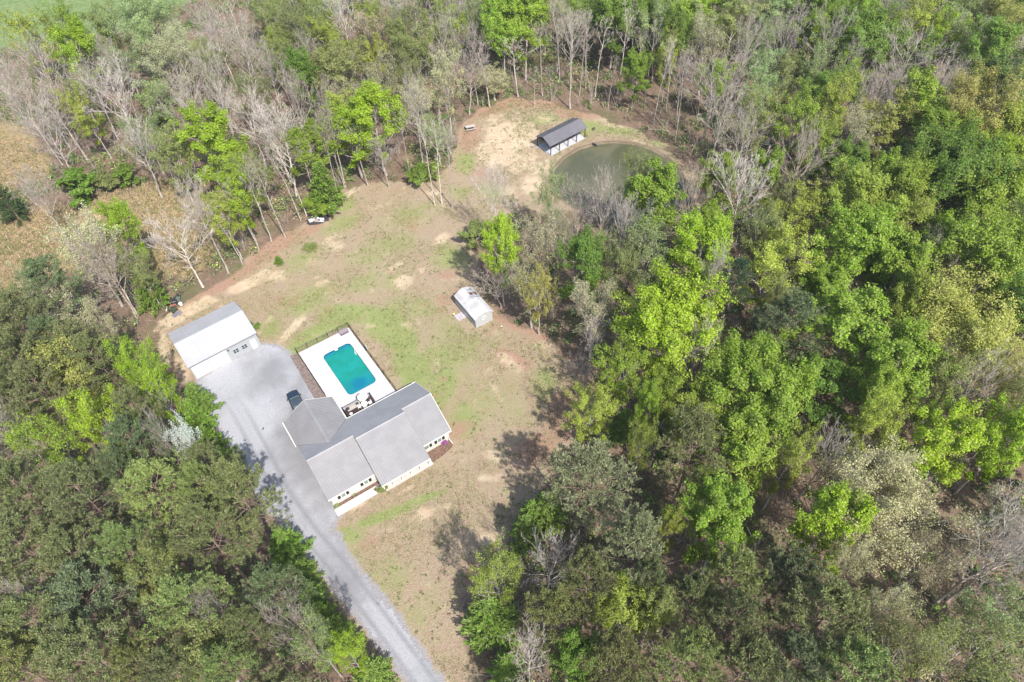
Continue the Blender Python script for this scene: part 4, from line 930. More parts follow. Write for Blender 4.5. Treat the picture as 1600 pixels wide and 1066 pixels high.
for s in range(4): add_leafy('L', 11+s, 20, 5.6, .26, 1, .225, 21, .76, ns=(17, 7, 5))
for s in range(3): add_leafy('M', 31+s, 20, 5.4, .28, 1, .19, 15, .62, ns=(16, 7, 5), fork=True, spread=(24, 68))    # half-open leaves
for s in range(4): add_sparse('S', 51+s, 20, 5.2, .34, .165, 4, .42, ns=(14, 6, 5, 3))
for s in range(5): add_bare('B', 71+s, 20, 5.4, .36, ns=(14, 6, 5, 4))
for s in range(2): add_bare('T', 91+s, 22, 2.6, .55, ns=(10, 4, 4, 3), spread=(20, 50), fork=False)                  # slim poles
for s in range(4): add_pine(111+s, 20, 4.6, .45)
for s in range(3): add_cedar('C', 131+s, 8, 2.3)
for s in range(2): add_leafy('L+', 171+s, 20, 9.2, .26, 1, .24, 17, .85, ns=(22, 9, 7))
for s in range(2): add_leafy('M+', 181+s, 20, 8.6, .28, 1, .20, 13, .75, ns=(21, 9, 7), fork=True, spread=(26, 72))
for s in range(1): add_sparse('S+', 191+s, 20, 9.0, .30, .17, 4, .5, ns=(20, 8, 6, 4), spread=(26, 72))
for s in range(2): add_pine(201+s, 20, 7.0, .40, nb=62, kind='P+')
for s in range(2): add_leafy('U', 151+s, 4, 2.0, .08, 1, .20, 14, .38, ns=(12, 5, 3), spread=(20, 80))                # bushes

# ------------------------------------------------------------------ colours (leaf colour, wood tint) and the words for them
CK = {
 'lime': ((.225, .365, .02), 'bright lime green'), 'fresh': ((.185, .30, .030), 'fresh green'), 'deep': ((.125, .225, .030), 'deep green'),
 'yg': ((.25, .325, .045), 'yellow green'), 'olive': ((.19, .235, .07), 'olive green'), 'gold': ((.30, .325, .075), 'golden olive'),
 'cream': ((.42, .43, .22), 'pale cream'), 'tan': ((.36, .34, .19), 'tan budding'), 'mint': ((.23, .32, .12), 'pale mint green'),
 'gray': ((1.04, 1.0, .90), 'grey'), 'white': ((1.45, 1.40, 1.30), 'pale silvery'), 'brown': ((.90, .82, .72), 'brownish'), 'pink': ((1.08, .97, .85), 'pinkish grey'),
 'blue': ((.108, .15, .064), 'blue green'), 'gg': ((.135, .168, .062), 'grey green'), 'pg': ((.17, .235, .07), 'light green'), 'dk': ((.05, .10, .03), 'dark green'), 'cg': ((.13, .22, .035), 'vivid green'),
 'flower': ((.75, .76, .68), 'white flowering'),
}
# kind: (object name, category, word, default height, height / crown width limits, zcentre factor)
KD = {'L': ('leafy_tree', 'leafy tree', 'leafy tree'), 'M': ('leafy_tree', 'leafy tree', 'open-crowned leafy tree'), 'S': ('budding_tree', 'budding tree', 'budding tree'), 'B': ('bare_tree', 'bare tree', 'spreading bare tree'),
      'T': ('bare_tree', 'bare tree', 'slim bare tree'), 'P': ('pine_tree', 'pine tree', 'pine tree'), 'C': ('cedar_tree', 'cedar tree', 'cedar tree'), 'U': ('bush', 'bush', 'bush')}
DEFH = {'L': 18, 'M': 18, 'S': 17, 'B': 19, 'T': 20, 'P': 20, 'C': 7, 'U': 3.}
TREES = """
L 117 82 58 lime;M 40 58 60 yg;M 105 42 38 fresh;B 50 92 55 gray;M 165 50 50 olive;M 232 45 80 mint;S 265 95 85 cream;B 285 132 80 pink;B 172 92 42 gray;B 78 150 80 tanb;B 172 140 85 white;M 133 172 50 yg
B 66 195 66 gray;B 205 215 80 gray;U 240 150 34 olive;U 248 178 26 olive;B 340 55 80 gray;B 375 45 50 gray;B 40 165 62 gray;B 325 105 56 gray;L 338 220 88 lime;B 383 172 74 white;B 300 178 55 white;M 268 245 60 olive;B 20 120 50 brown
S 480 42 82 olive;M 520 58 62 yg;M 532 118 78 olive;C 452 62 32 dk;L 478 118 44 deep;B 535 14 72 white;S 590 48 62 tan;M 642 72 84 olive;B 625 20 60 gray;S 595 122 54 tan;B 690 45 72 gray;M 702 40 58 yg
B 740 70 60 gray;L 785 32 84 fresh;S 695 118 60 cream;B 645 152 52 gray;B 728 112 62 brown;M 535 185 60 yg;L 488 232 62 fresh;B 425 198 84 white;S 682 208 50 mint;B 702 218 42 gray;B 512 192 52 brown
S 772 122 52 tan;B 458 142 52 brown;M 428 30 44 olive;B 415 95 50 gray;L 820 35 78 fresh;B 895 42 66 gray;B 873 22 44 brown;L 960 25 88 deep;M 1030 42 62 mint;L 1080 25 84 fresh;M 1150 28 64 olive;M 1045 88 38 yg;S 1108 62 62 tan
B 1120 118 100 brown;S 1188 108 62 mint;B 1170 58 52 gray;M 1180 188 60 olive;B 1158 205 80 gray;M 1215 18 62 mint;L 1275 14 74 deep;L 1343 68 92 deep;M 1435 32 64 yg;M 1468 56 54 lime;B 1230 52 52 gray;B 1296 55 60 gray;S 1272 112 62 mint;B 1415 90 88 gray
S 1510 50 72 mint;M 1572 30 74 gold;L 1545 80 72 deep;S 1577 98 50 cream;B 1370 135 90 brown;L 1420 162 62 fresh;L 1560 138 82 dk2;M 1390 195 74 gold;M 1515 182 94 gold;L 1470 205 80 fresh;L 1568 215 82 yg;M 1245 190 70 fresh;M 1300 170 54 yg;M 1222 122 52 olive
B 1250 232 80 pink;S 1340 215 62 tan;L 1450 250 92 deep;M 1490 236 62 fresh;M 1320 130 50 fresh;B 48 292 52 gray;U 118 285 48 deep;C 8 312 34 dk;U 195 272 34 deep;U 165 280 30 olive;L 188 358 52 lime;S 130 388 66 cream;B 148 398 80 tanb;B 277 372 92 white;B 302 312 74 gray
M 214 418 44 olive;M 347 335 52 yg;C 228 450 40 deep;P 72 443 76 blue;S 92 500 74 cream;P 28 500 80 gg;S 152 520 52 cream;M 368 300 58 lime;B 430 205 84 white;C 505 290 50 deep;M 497 312 44 fresh;U 657 270 38 deep;B 775 288 66 white;L 783 386 56 lime;U 742 362 44 olive
S 857 305 54 mint;B 900 322 60 pink;B 945 312 60 pink;B 977 335 52 white;L 1022 303 88 fresh;M 986 278 44 olive;B 1085 300 56 pink;B 1168 285 120 white;S 835 378 62 tan;L 918 410 74 deep;S 830 442 62 tan;S 930 478 74 tan;B 925 512 54 white;M 968 420 60 olive;S 1015 398 94 mint
L 1100 390 92 lime;B 1122 430 54 gray;L 1045 505 150 lime;M 1198 422 112 yg;M 1190 368 64 olive;P 1235 500 96 blue;S 868 360 50 tan;M 1245 345 86 yg;L 1335 315 96 yg;L 1410 300 74 fresh;M 1410 350 76 yg;L 1502 285 110 deep;L 1550 318 90 fresh;L 1360 398 124 fresh;L 1405 425 80 fresh
L 1540 412 120 fresh;M 1450 402 52 gray2;L 1340 520 122 fresh;M 1505 522 140 gold;L 1420 470 62 yg;L 1582 492 52 deep;B 1095 530 84 white;L 1190 620 150 fresh;P 1085 690 108 gg;P 925 742 122 ggw;S 1000 692 44 yg;L 1112 790 80 fresh;C 855 795 60 deep;C 832 802 44 deep;C 975 662 46 cg;L 1010 640 44 fresh
B 905 562 62 brown;M 1232 722 70 yg;L 1390 578 108 fresh;B 1295 700 82 gray;L 1470 700 100 lime;L 1570 690 82 lime;S 1390 800 170 cream;B 1530 588 74 white;L 1370 625 62 fresh;M 1462 600 62 olive;M 1560 590 56 gold;L 1290 820 84 lime;M 1360 662 70 yg;M 1590 640 62 olive;S 1572 815 80 tan;P 1150 440 50 dkp
P 28 560 72 gg;M 105 590 104 gold;P 12 610 60 gg;M 215 575 62 lime;M 246 612 58 lime;P 60 605 80 gg;S 85 690 110 lime;M 152 660 82 lime;P 205 690 76 blue;B 250 678 46 gray;S 290 697 38 flower;C 303 648 44 deep;C 325 690 44 deep;C 308 622 40 cg;C 337 718 46 deep;P 245 760 104 pg;P 190 740 72 blue
P 370 768 110 gg;P 130 770 100 gg;B 4 660 56 gray;P 30 762 90 gg;P 316 762 62 pg;P 212 640 62 gg;P 150 560 66 gg;P 118 542 72 gg;P 84 528 60 blue;P 200 855 82 pg;P 112 868 98 gg;P 30 850 90 gg;P 130 935 116 blue;M 250 905 84 olive;P 292 942 108 pg;P 322 830 92 gg;M 320 1022 92 olive;P 58 972 92 gg
B 38 942 60 gray;P 132 1022 108 gg;P 212 1040 74 olp;P 28 1042 92 olp;P 272 1052 72 gg;P 388 982 60 gg;P 352 1042 82 pg;B 328 952 48 gray;C 445 850 50 deep;C 474 890 38 deep;P 428 920 82 blue;C 484 925 42 cg;C 520 990 58 cg;C 503 960 42 deep;B 452 962 80 brown;S 490 1002 62 mint;C 582 1050 50 cg;M 546 1020 42 lime
S 785 902 92 yg;C 765 965 72 deep;C 792 1042 52 deep;B 855 868 92 white;B 825 1010 80 white;C 820 832 60 cg;P 920 900 82 olp;P 990 850 108 ggw;P 868 962 92 olp;M 1042 832 42 yg;L 1132 822 100 fresh;M 975 950 92 yg;P 1080 932 92 gg;P 1146 900 84 pg;P 960 1032 100 olp;L 905 1022 84 deep;P 1076 1022 92 pg;P 1150 970 82 gg
P 1170 1040 102 gg;M 1020 960 62 olive;P 1016 905 64 gg;P 1230 900 102 blue;P 1292 962 124 gg;P 1240 1030 102 blue;P 1332 1042 92 pg;S 1380 950 62 cream;S 1500 1022 112 gray3;S 1560 962 84 mint;S 1430 1022 84 olive;S 1330 880 60 cream;S 1460 870 70 tan;M 1215 470 44 olive
"""
CK['tanb'] = ((1.1, .98, .86), 'straw coloured'); CK['dk2'] = ((.09, .17, .035), 'dark green'); CK['gray2'] = ((.22, .22, .12), 'grey green'); CK['gray3'] = ((.17, .22, .06), 'dull green'); CK['ggw'] = ((.185, .215, .105), 'silvery green'); CK['dkp'] = ((.05, .09, .045), 'dark green'); CK['olp'] = ((.150, .175, .055), 'olive')
# trees given by the foot of the trunk: kind x y height crown_px colour
FEET = """
T 891 170 21 40 gray;T 874 128 20 34 gray;T 915 138 18 30 gray;T 930 153 19 32 white;T 964 146 20 34 white;T 985 128 19 30 gray;T 1007 160 19 28 gray;T 1021 196 20 28 white;T 1055 222 20 30 gray;T 950 168 13 24 brown;T 848 150 17 28 gray;T 862 158 9 26 brown;T 810 151 14 38 white
T 680 321 19 30 white;T 691 319 19 30 white;T 706 325 20 36 gray;B 608 293 13 44 gray;T 470 345 18 34 gray;T 479 338 17 30 white;T 424 377 18 34 gray;T 446 371 19 36 gray;T 405 392 18 34 gray;T 357 427 19 50 gray;T 379 413 16 34 gray;T 765 168 16 44 tanb;T 540 292 17 34 gray;T 575 290 15 34 gray;T 1040 175 18 26 gray;T 905 150 18 26 brown;T 835 165 10 26 gray
M 842 523 15 46 gold;T 250 474 12 30 white;B 216 493 15 76 tanb;T 992 155 16 24 brown;B 783 481 9.5 66 brown;B 1460 943 23 110 gray;B 1480 938 21 90 gray;T 500 322 15 30 gray;T 528 305 16 30 brown;L 604 274 19 74 lime;L 566 278 16 62 lime;T 640 275 17 30 gray
"""
LIMIT = [YARD, FIELD, POND, GRAVEL]
YW = YARD_W
def sdist(x, y, poly):
    d = float(polydist(x, y, poly)); return d if bool(inpoly(x, y, poly)) else -d
def blocked(x, y, mg=.6):
    return sdist(x, y, YARD_W) > -mg or sdist(x, y, POND_W) > -1.0 or sdist(x, y, GRAVEL_W) > -1.2
rt = random.Random(5)
PLACED = []   # dict per tree
def slant(p): return CAM_H/max(.05, -(p[2]))
def put(kind, cpx, wpx, ck, h=None, foot=None, strict=True):
    h = h or DEFH[kind]*rt.uniform(.92, 1.1)
    if foot is not None:
        g = G(foot); dist = math.sqrt(g[0]**2+g[1]**2+CAM_H**2); wm = wpx*dist/F_PX*1.08
        bx, by = g[0], g[1]
    else:
        zf = sum(ZF[kind])/len(ZF[kind])
        for _ in range(14):
            g = G(cpx, h*zf); dist = math.sqrt(g[0]**2+g[1]**2+(CAM_H-h*zf)**2); wm = wpx*dist/F_PX
            bx, by = g[0], g[1]
            if not blocked(bx, by): break
            if h < 4: break
            h *= .9
        if kind in 'CU':
            h = wm*(1.75 if kind == 'C' else .75); g = G(cpx, h*zf); bx, by = g[0], g[1]
    PLACED.append(dict(kind=kind, x=bx, y=by, h=h, w=wm, ck=ck))
for e in TREES.replace('\n', ';').split(';'):
    e = e.split()
    if e: put(e[0], (float(e[1]), float(e[2])), float(e[3]), e[4])
for e in FEET.replace('\n', ';').split(';'):
    e = e.split()
    if e: put(e[0], None, float(e[4]), e[5], float(e[3]), (float(e[1]), float(e[2])))
n_named = len(PLACED)
# fill the rest of the woods
def mixfor(qx, qy):
    if qy > 480 and qx < 600: return [('P', 'gg', 4), ('P', 'pg', 2), ('P', 'olp', 3), ('M', 'olive', 2), ('P', 'blue', 1), ('S', 'mint', 1), ('B', 'brown', 1), ('C', 'deep', 1), ('M', 'gold', 1)]
    if qy > 840: return [('P', 'gg', 4), ('P', 'olp', 3), ('S', 'olive', 2), ('M', 'yg', 1), ('P', 'blue', 2), ('S', 'cream', 1), ('L', 'deep', 1), ('B', 'gray', 1)]
    if qx < 780: return [('B', 'gray', 4), ('B', 'brown', 1), ('M', 'olive', 4), ('S', 'cream', 1), ('M', 'yg', 2), ('T', 'gray', 2), ('L', 'fresh', 1), ('S', 'mint', 3), ('S', 'olive', 2)]
    if qy < 260: return [('B', 'gray', 2), ('B', 'brown', 1), ('L', 'fresh', 3), ('L', 'deep', 2), ('M', 'olive', 1), ('M', 'fresh', 2), ('T', 'gray', 2), ('S', 'mint', 1)]
    return [('L', 'fresh', 5), ('L', 'deep', 3), ('M', 'olive', 1), ('M', 'yg', 2), ('B', 'gray', 1), ('L', 'lime', 1), ('M', 'fresh', 3)]
cand = []
rg = np.random.default_rng(99)
pts = np.array([[p['x'], p['y']] for p in PLACED]); ws = np.array([p['w'] for p in PLACED])
tries = 0
while tries < 9000 and len(PLACED) < n_named+250:
    tries += 1
    bx = rg.uniform(-165, 175); by = rg.uniform(10, 235)
    qx, qy = P(bx, by, 11)
    qx = float(qx); qy = float(qy)
    if not (-110 < qx < 1710 and -70 < qy < 1190): continue
    hz_ = [P(bx, by, hh_) for hh_ in (8., 16.)]
    if any(bool(inpoly(a_, b_, POND)) or bool(inpoly(a_, b_, MEADOW)) for a_, b_ in hz_) or any(bool(inpoly(hz_[0][0], hz_[0][1], q_)) for q_ in (FIELD, MEADOW)) or any(bool(inpoly(a_, b_, YARD)) and float(polydist(a_, b_, YARD)) > 3 for a_, b_ in hz_): continue
    if blocked(bx, by, 1.6) or sdist(bx, by, FIELD_W) > -1.5 or sdist(bx, by, MEADOW_W) > -1: continue
    d = np.hypot(pts[:, 0]-bx, pts[:, 1]-by)
    w0 = rg.uniform(6.5, 9.5)
    if np.any(d < (w0+ws)*.36): continue
    mx = mixfor(qx, qy); tot = sum(a[2] for a in mx); r_ = rg.uniform(0, tot)
    for k_, ck, wt in mx:
        r_ -= wt
        if r_ <= 0: break
    hh = DEFH[k_]*rg.uniform(.72, .98)
    if k_ == 'T': w0 *= .65
    if k_ == 'C': w0 *= .55; hh = w0*1.9
    PLACED.append(dict(kind=k_, x=bx, y=by, h=hh, w=w0, ck=ck, fill=1)); pts = np.vstack([pts, [bx, by]]); ws = np.append(ws, w0)

# ------------------------------------------------------------------ labels: what kind, and to which landmark it stands nearest
LM = {'the pond': (965, 270), 'the pavilion': (875, 215), 'the white shed': (740, 480), 'the detached garage': (335, 530), 'the swimming pool': (547, 575), 'the house': (590, 690),
      'the parked car': (459, 622), 'the ash heap': (497, 344), 'the wooden picnic table': (735, 201), 'the smoker grill': (273, 478), 'the brown grass field': (120, 340),
      "the photo's top left corner": (0, 0), "the photo's top right corner": (1600, 0), "the photo's bottom left corner": (0, 1066), "the photo's bottom right corner": (1600, 1066),
      "the photo's right edge middle": (1600, 533), "the photo's bottom edge middle": (800, 1066), "the photo's top edge middle": (800, 0), "the photo's left edge middle": (0, 533), "the drive at the bottom edge": (665, 1050)}
ORD = ['', 'second ', 'third ', 'fourth ', 'fifth ', 'sixth ', 'seventh ', 'eighth ', 'ninth ', 'tenth ', 'eleventh ', 'twelfth ', 'thirteenth ', 'fourteenth ', 'fifteenth ', 'sixteenth ', 'seventeenth ', 'eighteenth ', 'nineteenth ', 'twentieth ']
def word(p): return CK[p['ck']][1]+' '+KD[p['kind']][2]
for p in PLACED:
    a, b = P(p['x'], p['y'], p['h']*.65); p['px'], p['py'] = float(a), float(b)
def relabel():
    g = {}
    for p in PLACED: g.setdefault(word(p), []).append(p)
    for wd, L in g.items():
        rank = {}
        for lm, c_ in LM.items():
            inside = sorted(L, key=lambda p: (p['px']-c_[0])**2+(p['py']-c_[1])**2)
            for i, p in enumerate(inside): rank.setdefault(id(p), []).append((i, lm))
        for p in L:
            i, lm = min(rank[id(p)], key=lambda t_: t_[0])
            p['label'] = f"{wd}, {ORD[i] if i < 20 else ''}nearest its kind to {lm}" if len(L) > 1 else f"the only {wd} in view, near {min(LM, key=lambda k: (LM[k][0]-p['px'])**2+(LM[k][1]-p['py'])**2)}"
relabel()
print('trees', len(PLACED), 'named', n_named, {k: sum(p['kind'] == k for p in PLACED) for k in KD})
cnt = {}
for p in PLACED:
    k = p['kind']; pr = PROTO[k+'+'] if k+'+' in PROTO and p['w'] > 12.5 else PROTO[k]; i = cnt.get(k, rt.randrange(9)); cnt[k] = i+1
    tm, cm, H_, W_, zc = pr[(i*7+rt.randrange(2)) % len(pr)]
    name, cat, wd = KD[k]
    root = bpy.data.objects.new(name, None); COL.objects.link(root); root.location = (p['x'], p['y'], -.05); root.empty_display_size = .5
    a = rt.uniform(0, 6.283); sxy = p['w']/W_; root.rotation_euler = (0, 0, a); root.scale = (sxy*rt.uniform(.92, 1.08), sxy*rt.uniform(.92, 1.08), p['h']/H_)
    tag(root, p['label'], cat, {'B': 'bare trees in the woodland', 'T': 'bare trees in the woodland', 'L': 'leafy trees in the woodland', 'M': 'leafy trees in the woodland', 'S': 'budding trees in the woodland', 'P': 'pine trees in the woodland', 'C': 'cedars along the woodland edge', 'U': 'bushes along the woodland edge'}[k])
    cc_ = CK[p['ck']][0]; j = [rt.uniform(.94, 1.06) for _ in range(3)]; f = rt.uniform(.88, 1.14)
    for nm, me_ in (('trunk', tm), ('crown', cm)):
        ob = bpy.data.objects.new(nm, me_); COL.objects.link(ob); ob.parent = root
        if k in 'BT': ob.color = (cc_[0]*f, cc_[1]*f, cc_[2]*f, 1)
        elif nm == 'trunk': ob.color = (.95*f, .92*f, .88*f, 1)
        else: ob.color = (cc_[0]*f*j[0], cc_[1]*f*j[1], cc_[2]*f*j[2], 1)

# small shrubs and plants one can point at
def small(kind, px_, w, h, ck, lab, name='shrub', cat='shrub'):
    tm, cm, H_, W_, zc = PROTO[kind][0]; q = G(px_); r = bpy.data.objects.new(name, None); COL.objects.link(r); r.location = (q[0], q[1], 0); r.rotation_euler = (0, 0, w*7); r.scale = (w/W_, w/W_, h/H_); tag(r, lab, cat)
    col = CK[ck][0] if isinstance(ck, str) else ck
    for nm, me_ in (('trunk', tm), ('crown', cm)): ob = bpy.data.objects.new(nm, me_); COL.objects.link(ob); ob.parent = r; ob.color = (.8, .75, .7, 1) if nm == 'trunk' else (*col, 1)
small('C', (437, 413), 1.5, 2.0, 'deep', 'small dark green cedar seedling standing alone in the yard', 'cedar_seedling', 'cedar seedling')
small('C', (486, 388), 2.4, 1.2, 'olive', 'low spreading olive shrub in the upper left yard'); small('U', (598, 767), 1.5, 1.1, 'olive', 'round olive green bush at the left corner of the front porch')
small('U', (684.5, 653.5+34), 1.3, .9, 'deep', 'dark green shrub in the garden bed by the front wall'); small('U', (692, 692-4), .1, .1, 'deep', 'tiny sprig in the garden bed') if False else None
AZ = (.30, .08, .26)
q = G((694.5, 691.5)); 
small('U', (694.5, 691), 1.15, .6, AZ, 'pink flowering azalea at the right end of the garden bed', 'azalea', 'azalea')
for pp, lab in (((392, 512), 'dark little shrub against the right gable of the garage'), ((403, 513), 'green shrub beside the right front corner of the garage')): small('U', pp, 1.2, .8, 'deep', lab)
for pp, w_, lab in (((526, 775+15), .8, 'small green plant at the left end of the flower bed'), ((553, 772), .7, 'small green plant in the middle of the flower bed')): small('U', pp, w_, .35, 'mint', lab, 'bedding_plant', 'plant')

# ------------------------------------------------------------------ undergrowth, saplings and fallen leaves: too many to count
def clumps(name, n, area, sz, leaves, leaf, cols, hfac=.7, seed=1, mg=.4, fieldok=False, extra=None):
    rg = np.random.default_rng(seed); Cs = []; 
    while len(Cs) < n:
        bx = rg.uniform(area[0], area[1], 4000); by = rg.uniform(area[2], area[3], 4000); a_, b_ = P(bx, by, 0)
        ok = (a_ > -120) & (a_ < 1720) & (b_ > -80) & (b_ < 1180)
        if extra is None:
            sy_ = np.where(inpoly(bx, by, YARD_W), 1, -1)*polydist(bx, by, YARD_W); ok &= sy_ < -mg
            sf_ = np.where(inpoly(bx, by, FIELD_W), 1, -1)*polydist(bx, by, FIELD_W); ok &= (sf_ < -.5)
            sm_ = np.where(inpoly(bx, by, MEADOW_W), 1, -1)*polydist(bx, by, MEADOW_W); ok &= (sm_ < -.5)
            sp_ = np.where(inpoly(bx, by, POND_W), 1, -1)*polydist(bx, by, POND_W); ok &= sp_ < -1.2
            sg_ = np.where(inpoly(bx, by, GRAVEL_W), 1, -1)*polydist(bx, by, GRAVEL_W); ok &= sg_ < -1.3
            ok &= fbm(bx, by, .09, seed*13, 3) > rg.uniform(.22, .60, len(bx))
        else: ok &= extra(bx, by)
        Cs += list(np.stack([bx, by], 1)[ok])
    Cs = np.array(Cs[:n]); s = rg.uniform(sz[0], sz[1], n)
    C = np.repeat(Cs, leaves, 0); S = np.repeat(s, leaves)[:, None]; d = unit(rg.normal(0, 1, (len(C), 3))); d[:, 2] = np.abs(d[:, 2])
    off = d*rg.uniform(.3, 1, (len(C), 1))*S*np.array([1, 1, hfac*1.6]); pos = np.concatenate([C, np.zeros((len(C), 1))], 1)+off+np.array([0, 0, .05])
    v, q = leaf_quads(rg, pos, d*.6+np.array([0, 0, .6]), leaf, 1, .7)
    ci = np.array(cols)[rg.integers(0, len(cols), n)]*rg.uniform(.7, 1.3, (n, 1)); vc = np.repeat(np.repeat(ci, leaves, 0), 4, 0)
    return v, q, vc
t = NT('undergrowth_leaves'); a = t.attr('tint'); geo = t.n('NewGeometry'); hsv = t.n('HueSaturation'); t.l(a.outputs['Color'], hsv.inputs['Color']); t.l(t.math('MULTIPLY_ADD', geo.outputs['Random Per Island'], .8, .6), hsv.inputs['Value'])
t.l(hsv.outputs[0], t.b.inputs['Base Color']); M_UG = t.mat
GC = [(.12, .21, .04), (.16, .21, .065), (.09, .16, .04), (.18, .20, .09), (.22, .27, .07), (.19, .17, .10), (.20, .21, .11)]
AREA = (-170, 185, 5, 245)
v, q, vc = clumps('u', 8000, AREA, (.6, 2.0), 42, .25, GC, .9, 3)
o = bpy.data.objects.new('undergrowth', mesh_np('undergrowth', v, q, M_UG, dict(tint=vc))); COL.objects.link(o); tag(o, 'low green and brown undergrowth covering the woodland floor', 'undergrowth', kind='stuff')
# fallen branches
rg = np.random.default_rng(12); n = 2600; bx = rg.uniform(-170, 180, n); by = rg.uniform(5, 245, n)
ok = np.array([not blocked(bx[i], by[i], -.3) and sdist(bx[i], by[i], FIELD_W) < 0 and sdist(bx[i], by[i], MEADOW_W) < 0 for i in range(n)]); bx = bx[ok]; by = by[ok]
pol = []
for i in range(len(bx)):
    az = rg.uniform(0, 6.283); L = rg.uniform(.6, 4.5); p0 = np.array([bx[i], by[i], .12]); d = np.array([math.cos(az), math.sin(az), rg.uniform(0, .1)])
    pol.append((np.array([p0, p0+d*L*.5+np.array([0, 0, rg.uniform(0, .2)]), p0+d*L]), np.array([.05, .04, .02])*rg.uniform(.5, 1.4)))
v, q = tubes_np(pol, 4); o = bpy.data.objects.new('fallen_branches', mesh_np('fallen_branches', v, q, M_BARK)); o.color = (.8, .7, .62, 1); COL.objects.link(o); tag(o, 'grey fallen branches strewn over the woodland floor', 'branches', kind='stuff')
# thin leafless saplings
rg = np.random.default_rng(14); n = 4200; bx = rg.uniform(-170, 180, n); by = rg.uniform(5, 245, n)
ok = np.array([not blocked(bx[i], by[i], .2) and sdist(bx[i], by[i], FIELD_W) < -1 and sdist(bx[i], by[i], MEADOW_W) < -1 for i in range(n)]); bx = bx[ok]; by = by[ok]
pol = []
for i in range(len(bx)):
    h_ = rg.uniform(1.5, 5.5)
    for k in range(7):
        az = rg.uniform(0, 6.283); L = h_*rg.uniform(.5, 1); sp = rg.uniform(.15, .5); p0 = np.array([bx[i], by[i], 0 if k < 3 else h_*rg.uniform(.1, .4)]); d = np.array([math.cos(az)*sp, math.sin(az)*sp, 1.])
        pol.append((np.array([p0, p0+d*L*.5, p0+d*L+np.array([0, 0, -.1*L])]), np.array([.03, .022, .012])*rg.uniform(.8, 1.3)))
v, q = tubes_np(pol, 3); o = bpy.data.objects.new('brushwood', mesh_np('brushwood', v, q, M_BARK)); o.color = (1., .95, .88, 1); COL.objects.link(o); tag(o, 'thin grey leafless brushwood growing between the trees', 'brushwood', kind='stuff')
# tall dry grass on the field
def grass(name, n, test, hgt, wdt, cols, seed, per=7, area=AREA):
    rg = np.random.default_rng(seed); Cs = []
    while len(Cs) < n:
        bx = rg.uniform(area[0], area[1], 20000); by = rg.uniform(area[2], area[3], 20000); a_, b_ = P(bx, by, 0)
        ok = (a_ > -80) & (a_ < 1680) & (b_ > -60) & (b_ < 1150); ok &= test(bx, by, rg); Cs += list(np.stack([bx, by], 1)[ok])
    Cs = np.array(Cs[:n]); hh = rg.uniform(hgt[0], hgt[1], n); C = np.repeat(Cs, per, 0)+rg.normal(0, .16, (n*per, 2)); hs = np.repeat(hh, per)[:, None]
    b = np.concatenate([C, np.zeros((len(C), 1))], 1); d = unit(np.concatenate([rg.normal(0, .45, (len(C), 2)), np.ones((len(C), 1))], 1)); sd_ = unit(np.cross(d, rg.normal(0, 1, d.shape)))*wdt
    V = np.stack([b-sd_, b+sd_, b+d*hs+sd_*.5, b+d*hs-sd_*.5], 1).reshape(-1, 3); cl = np.array(cols)[rg.integers(0, len(cols), n)]*rg.uniform(.75, 1.25, (n, 1)); vc = np.repeat(np.repeat(cl, per, 0), 4, 0)
    o = bpy.data.objects.new(name, mesh_np(name, V, np.arange(4*len(C)).reshape(-1, 4), M_UG, dict(tint=vc))); COL.objects.link(o); return o
f_ = lambda bx, by, rg: np.where(inpoly(bx, by, FIELD_W), 1, -1)*polydist(bx, by, FIELD_W) > rg.uniform(-1.5, 2, len(bx))
tag(grass('tall_grass', 15000, f_, (.2, .5), .04, [(.40, .285, .18), (.45, .335, .215), (.31, .235, .13), (.17, .20, .07), (.34, .26, .14)], 21, 6, (-165, -20, 60, 190)), 'tall dry tan grass on the field left of the yard', 'grass', kind='stuff')
yg_ = lambda bx, by, rg: (np.where(inpoly(bx, by, YARD_W), 1, -1)*polydist(bx, by, YARD_W) > .5) & (np.where(inpoly(bx, by, GRAVEL_W), 1, -1)*polydist(bx, by, GRAVEL_W) < -.6) & (np.where(inpoly(bx, by, POND_W), 1, -1)*polydist(bx, by, POND_W) < -1) & (fbm(bx, by, .25, 91, 4) > rg.uniform(.38, .75, len(bx)))
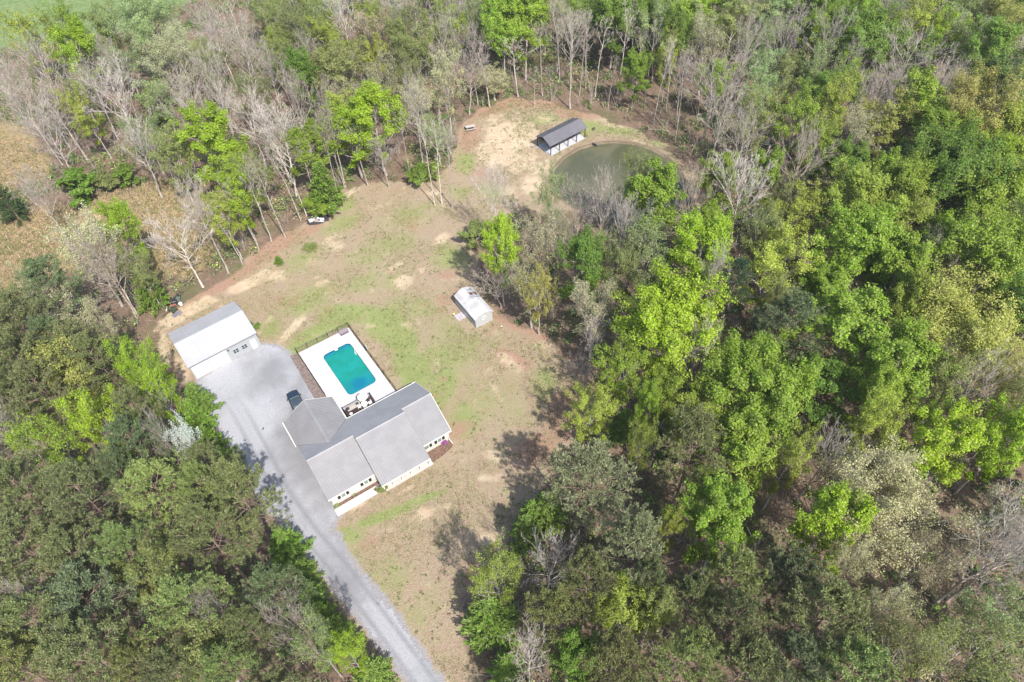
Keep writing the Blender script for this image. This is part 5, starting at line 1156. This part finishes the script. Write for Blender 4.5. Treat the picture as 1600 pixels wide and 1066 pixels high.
def clearof(bx, by, m_=0):
    r = np.ones(len(bx), bool)
    for o_, a_, (u0, u1, v0, v1) in ((HOUSE_O, HOUSE_A, (-.6, 18.8, -2.4, 15)), (GAR_O, GAR_A, (-.3, 11.4, -.3, 9)), (SHED_O, SHED_A, (-1.8, 3.6, -.3, 6.9)), (DECK_O, DECK_A, (-1.9, 9.4, -19, .5)), (pc, PAVA, (-.2, 9.8, -.2, 4.6))):
        uu, vv = tolocal(bx, by, o_, a_); r &= ~((uu > u0) & (uu < u1) & (vv > v0) & (vv < v1))
    return r
tag(grass('yard_grass', 26000, lambda a, b, rg: yg_(a, b, rg) & clearof(a, b), (.06, .16), .035, [(.17, .22, .06), (.24, .26, .09), (.30, .24, .13), (.22, .19, .09), (.13, .19, .04)], 22, 4, (-75, 62, 10, 170)), 'short thin grass tufts over the yard', 'grass', kind='stuff')

wd_ = lambda a, b: (np.where(inpoly(a, b, YARD_W), 1, -1)*polydist(a, b, YARD_W) > .2) & (np.where(inpoly(a, b, GRAVEL_W), 1, -1)*polydist(a, b, GRAVEL_W) < -.5) & (np.where(inpoly(a, b, POND_W), 1, -1)*polydist(a, b, POND_W) < -.8) & clearof(a, b) & (fbm(a, b, .16, 55, 3) > np.random.default_rng(len(a)).uniform(.35, .65, len(a)))
v, q, vc = clumps('w', 1500, (-75, 62, 8, 170), (.12, .42), 12, .11, [(.12, .20, .04), (.16, .22, .06), (.20, .20, .09), (.13, .15, .05)], .25, 33, extra=wd_)
o = bpy.data.objects.new('weeds', mesh_np('weeds', v, q, M_UG, dict(tint=vc))); COL.objects.link(o); tag(o, 'scattered green weeds in the bare patches of the yard', 'weeds', kind='stuff')
# ------------------------------------------------------------------ thin spring haze
hz = MB().box(-5200, -5200, -6, 5200, 5200, CAM_H+3)
hm = bpy.data.materials.new('haze'); hm.use_nodes = True; ht = hm.node_tree
for n_0 in list(ht.nodes):
    if n_0.type == 'BSDF_PRINCIPLED': ht.nodes.remove(n_0)
pv = ht.nodes.new('ShaderNodeVolumePrincipled'); pv.inputs['Color'].default_value = (.93, .95, 1, 1); pv.inputs['Density'].default_value = .00011; pv.inputs['Anisotropy'].default_value = .0
ht.links.new(pv.outputs[0], ht.nodes['Material Output'].inputs['Volume'])
o = hz.build('haze', hm); tag(o, 'thin pale haze in the air over the woods', 'haze', kind='stuff')
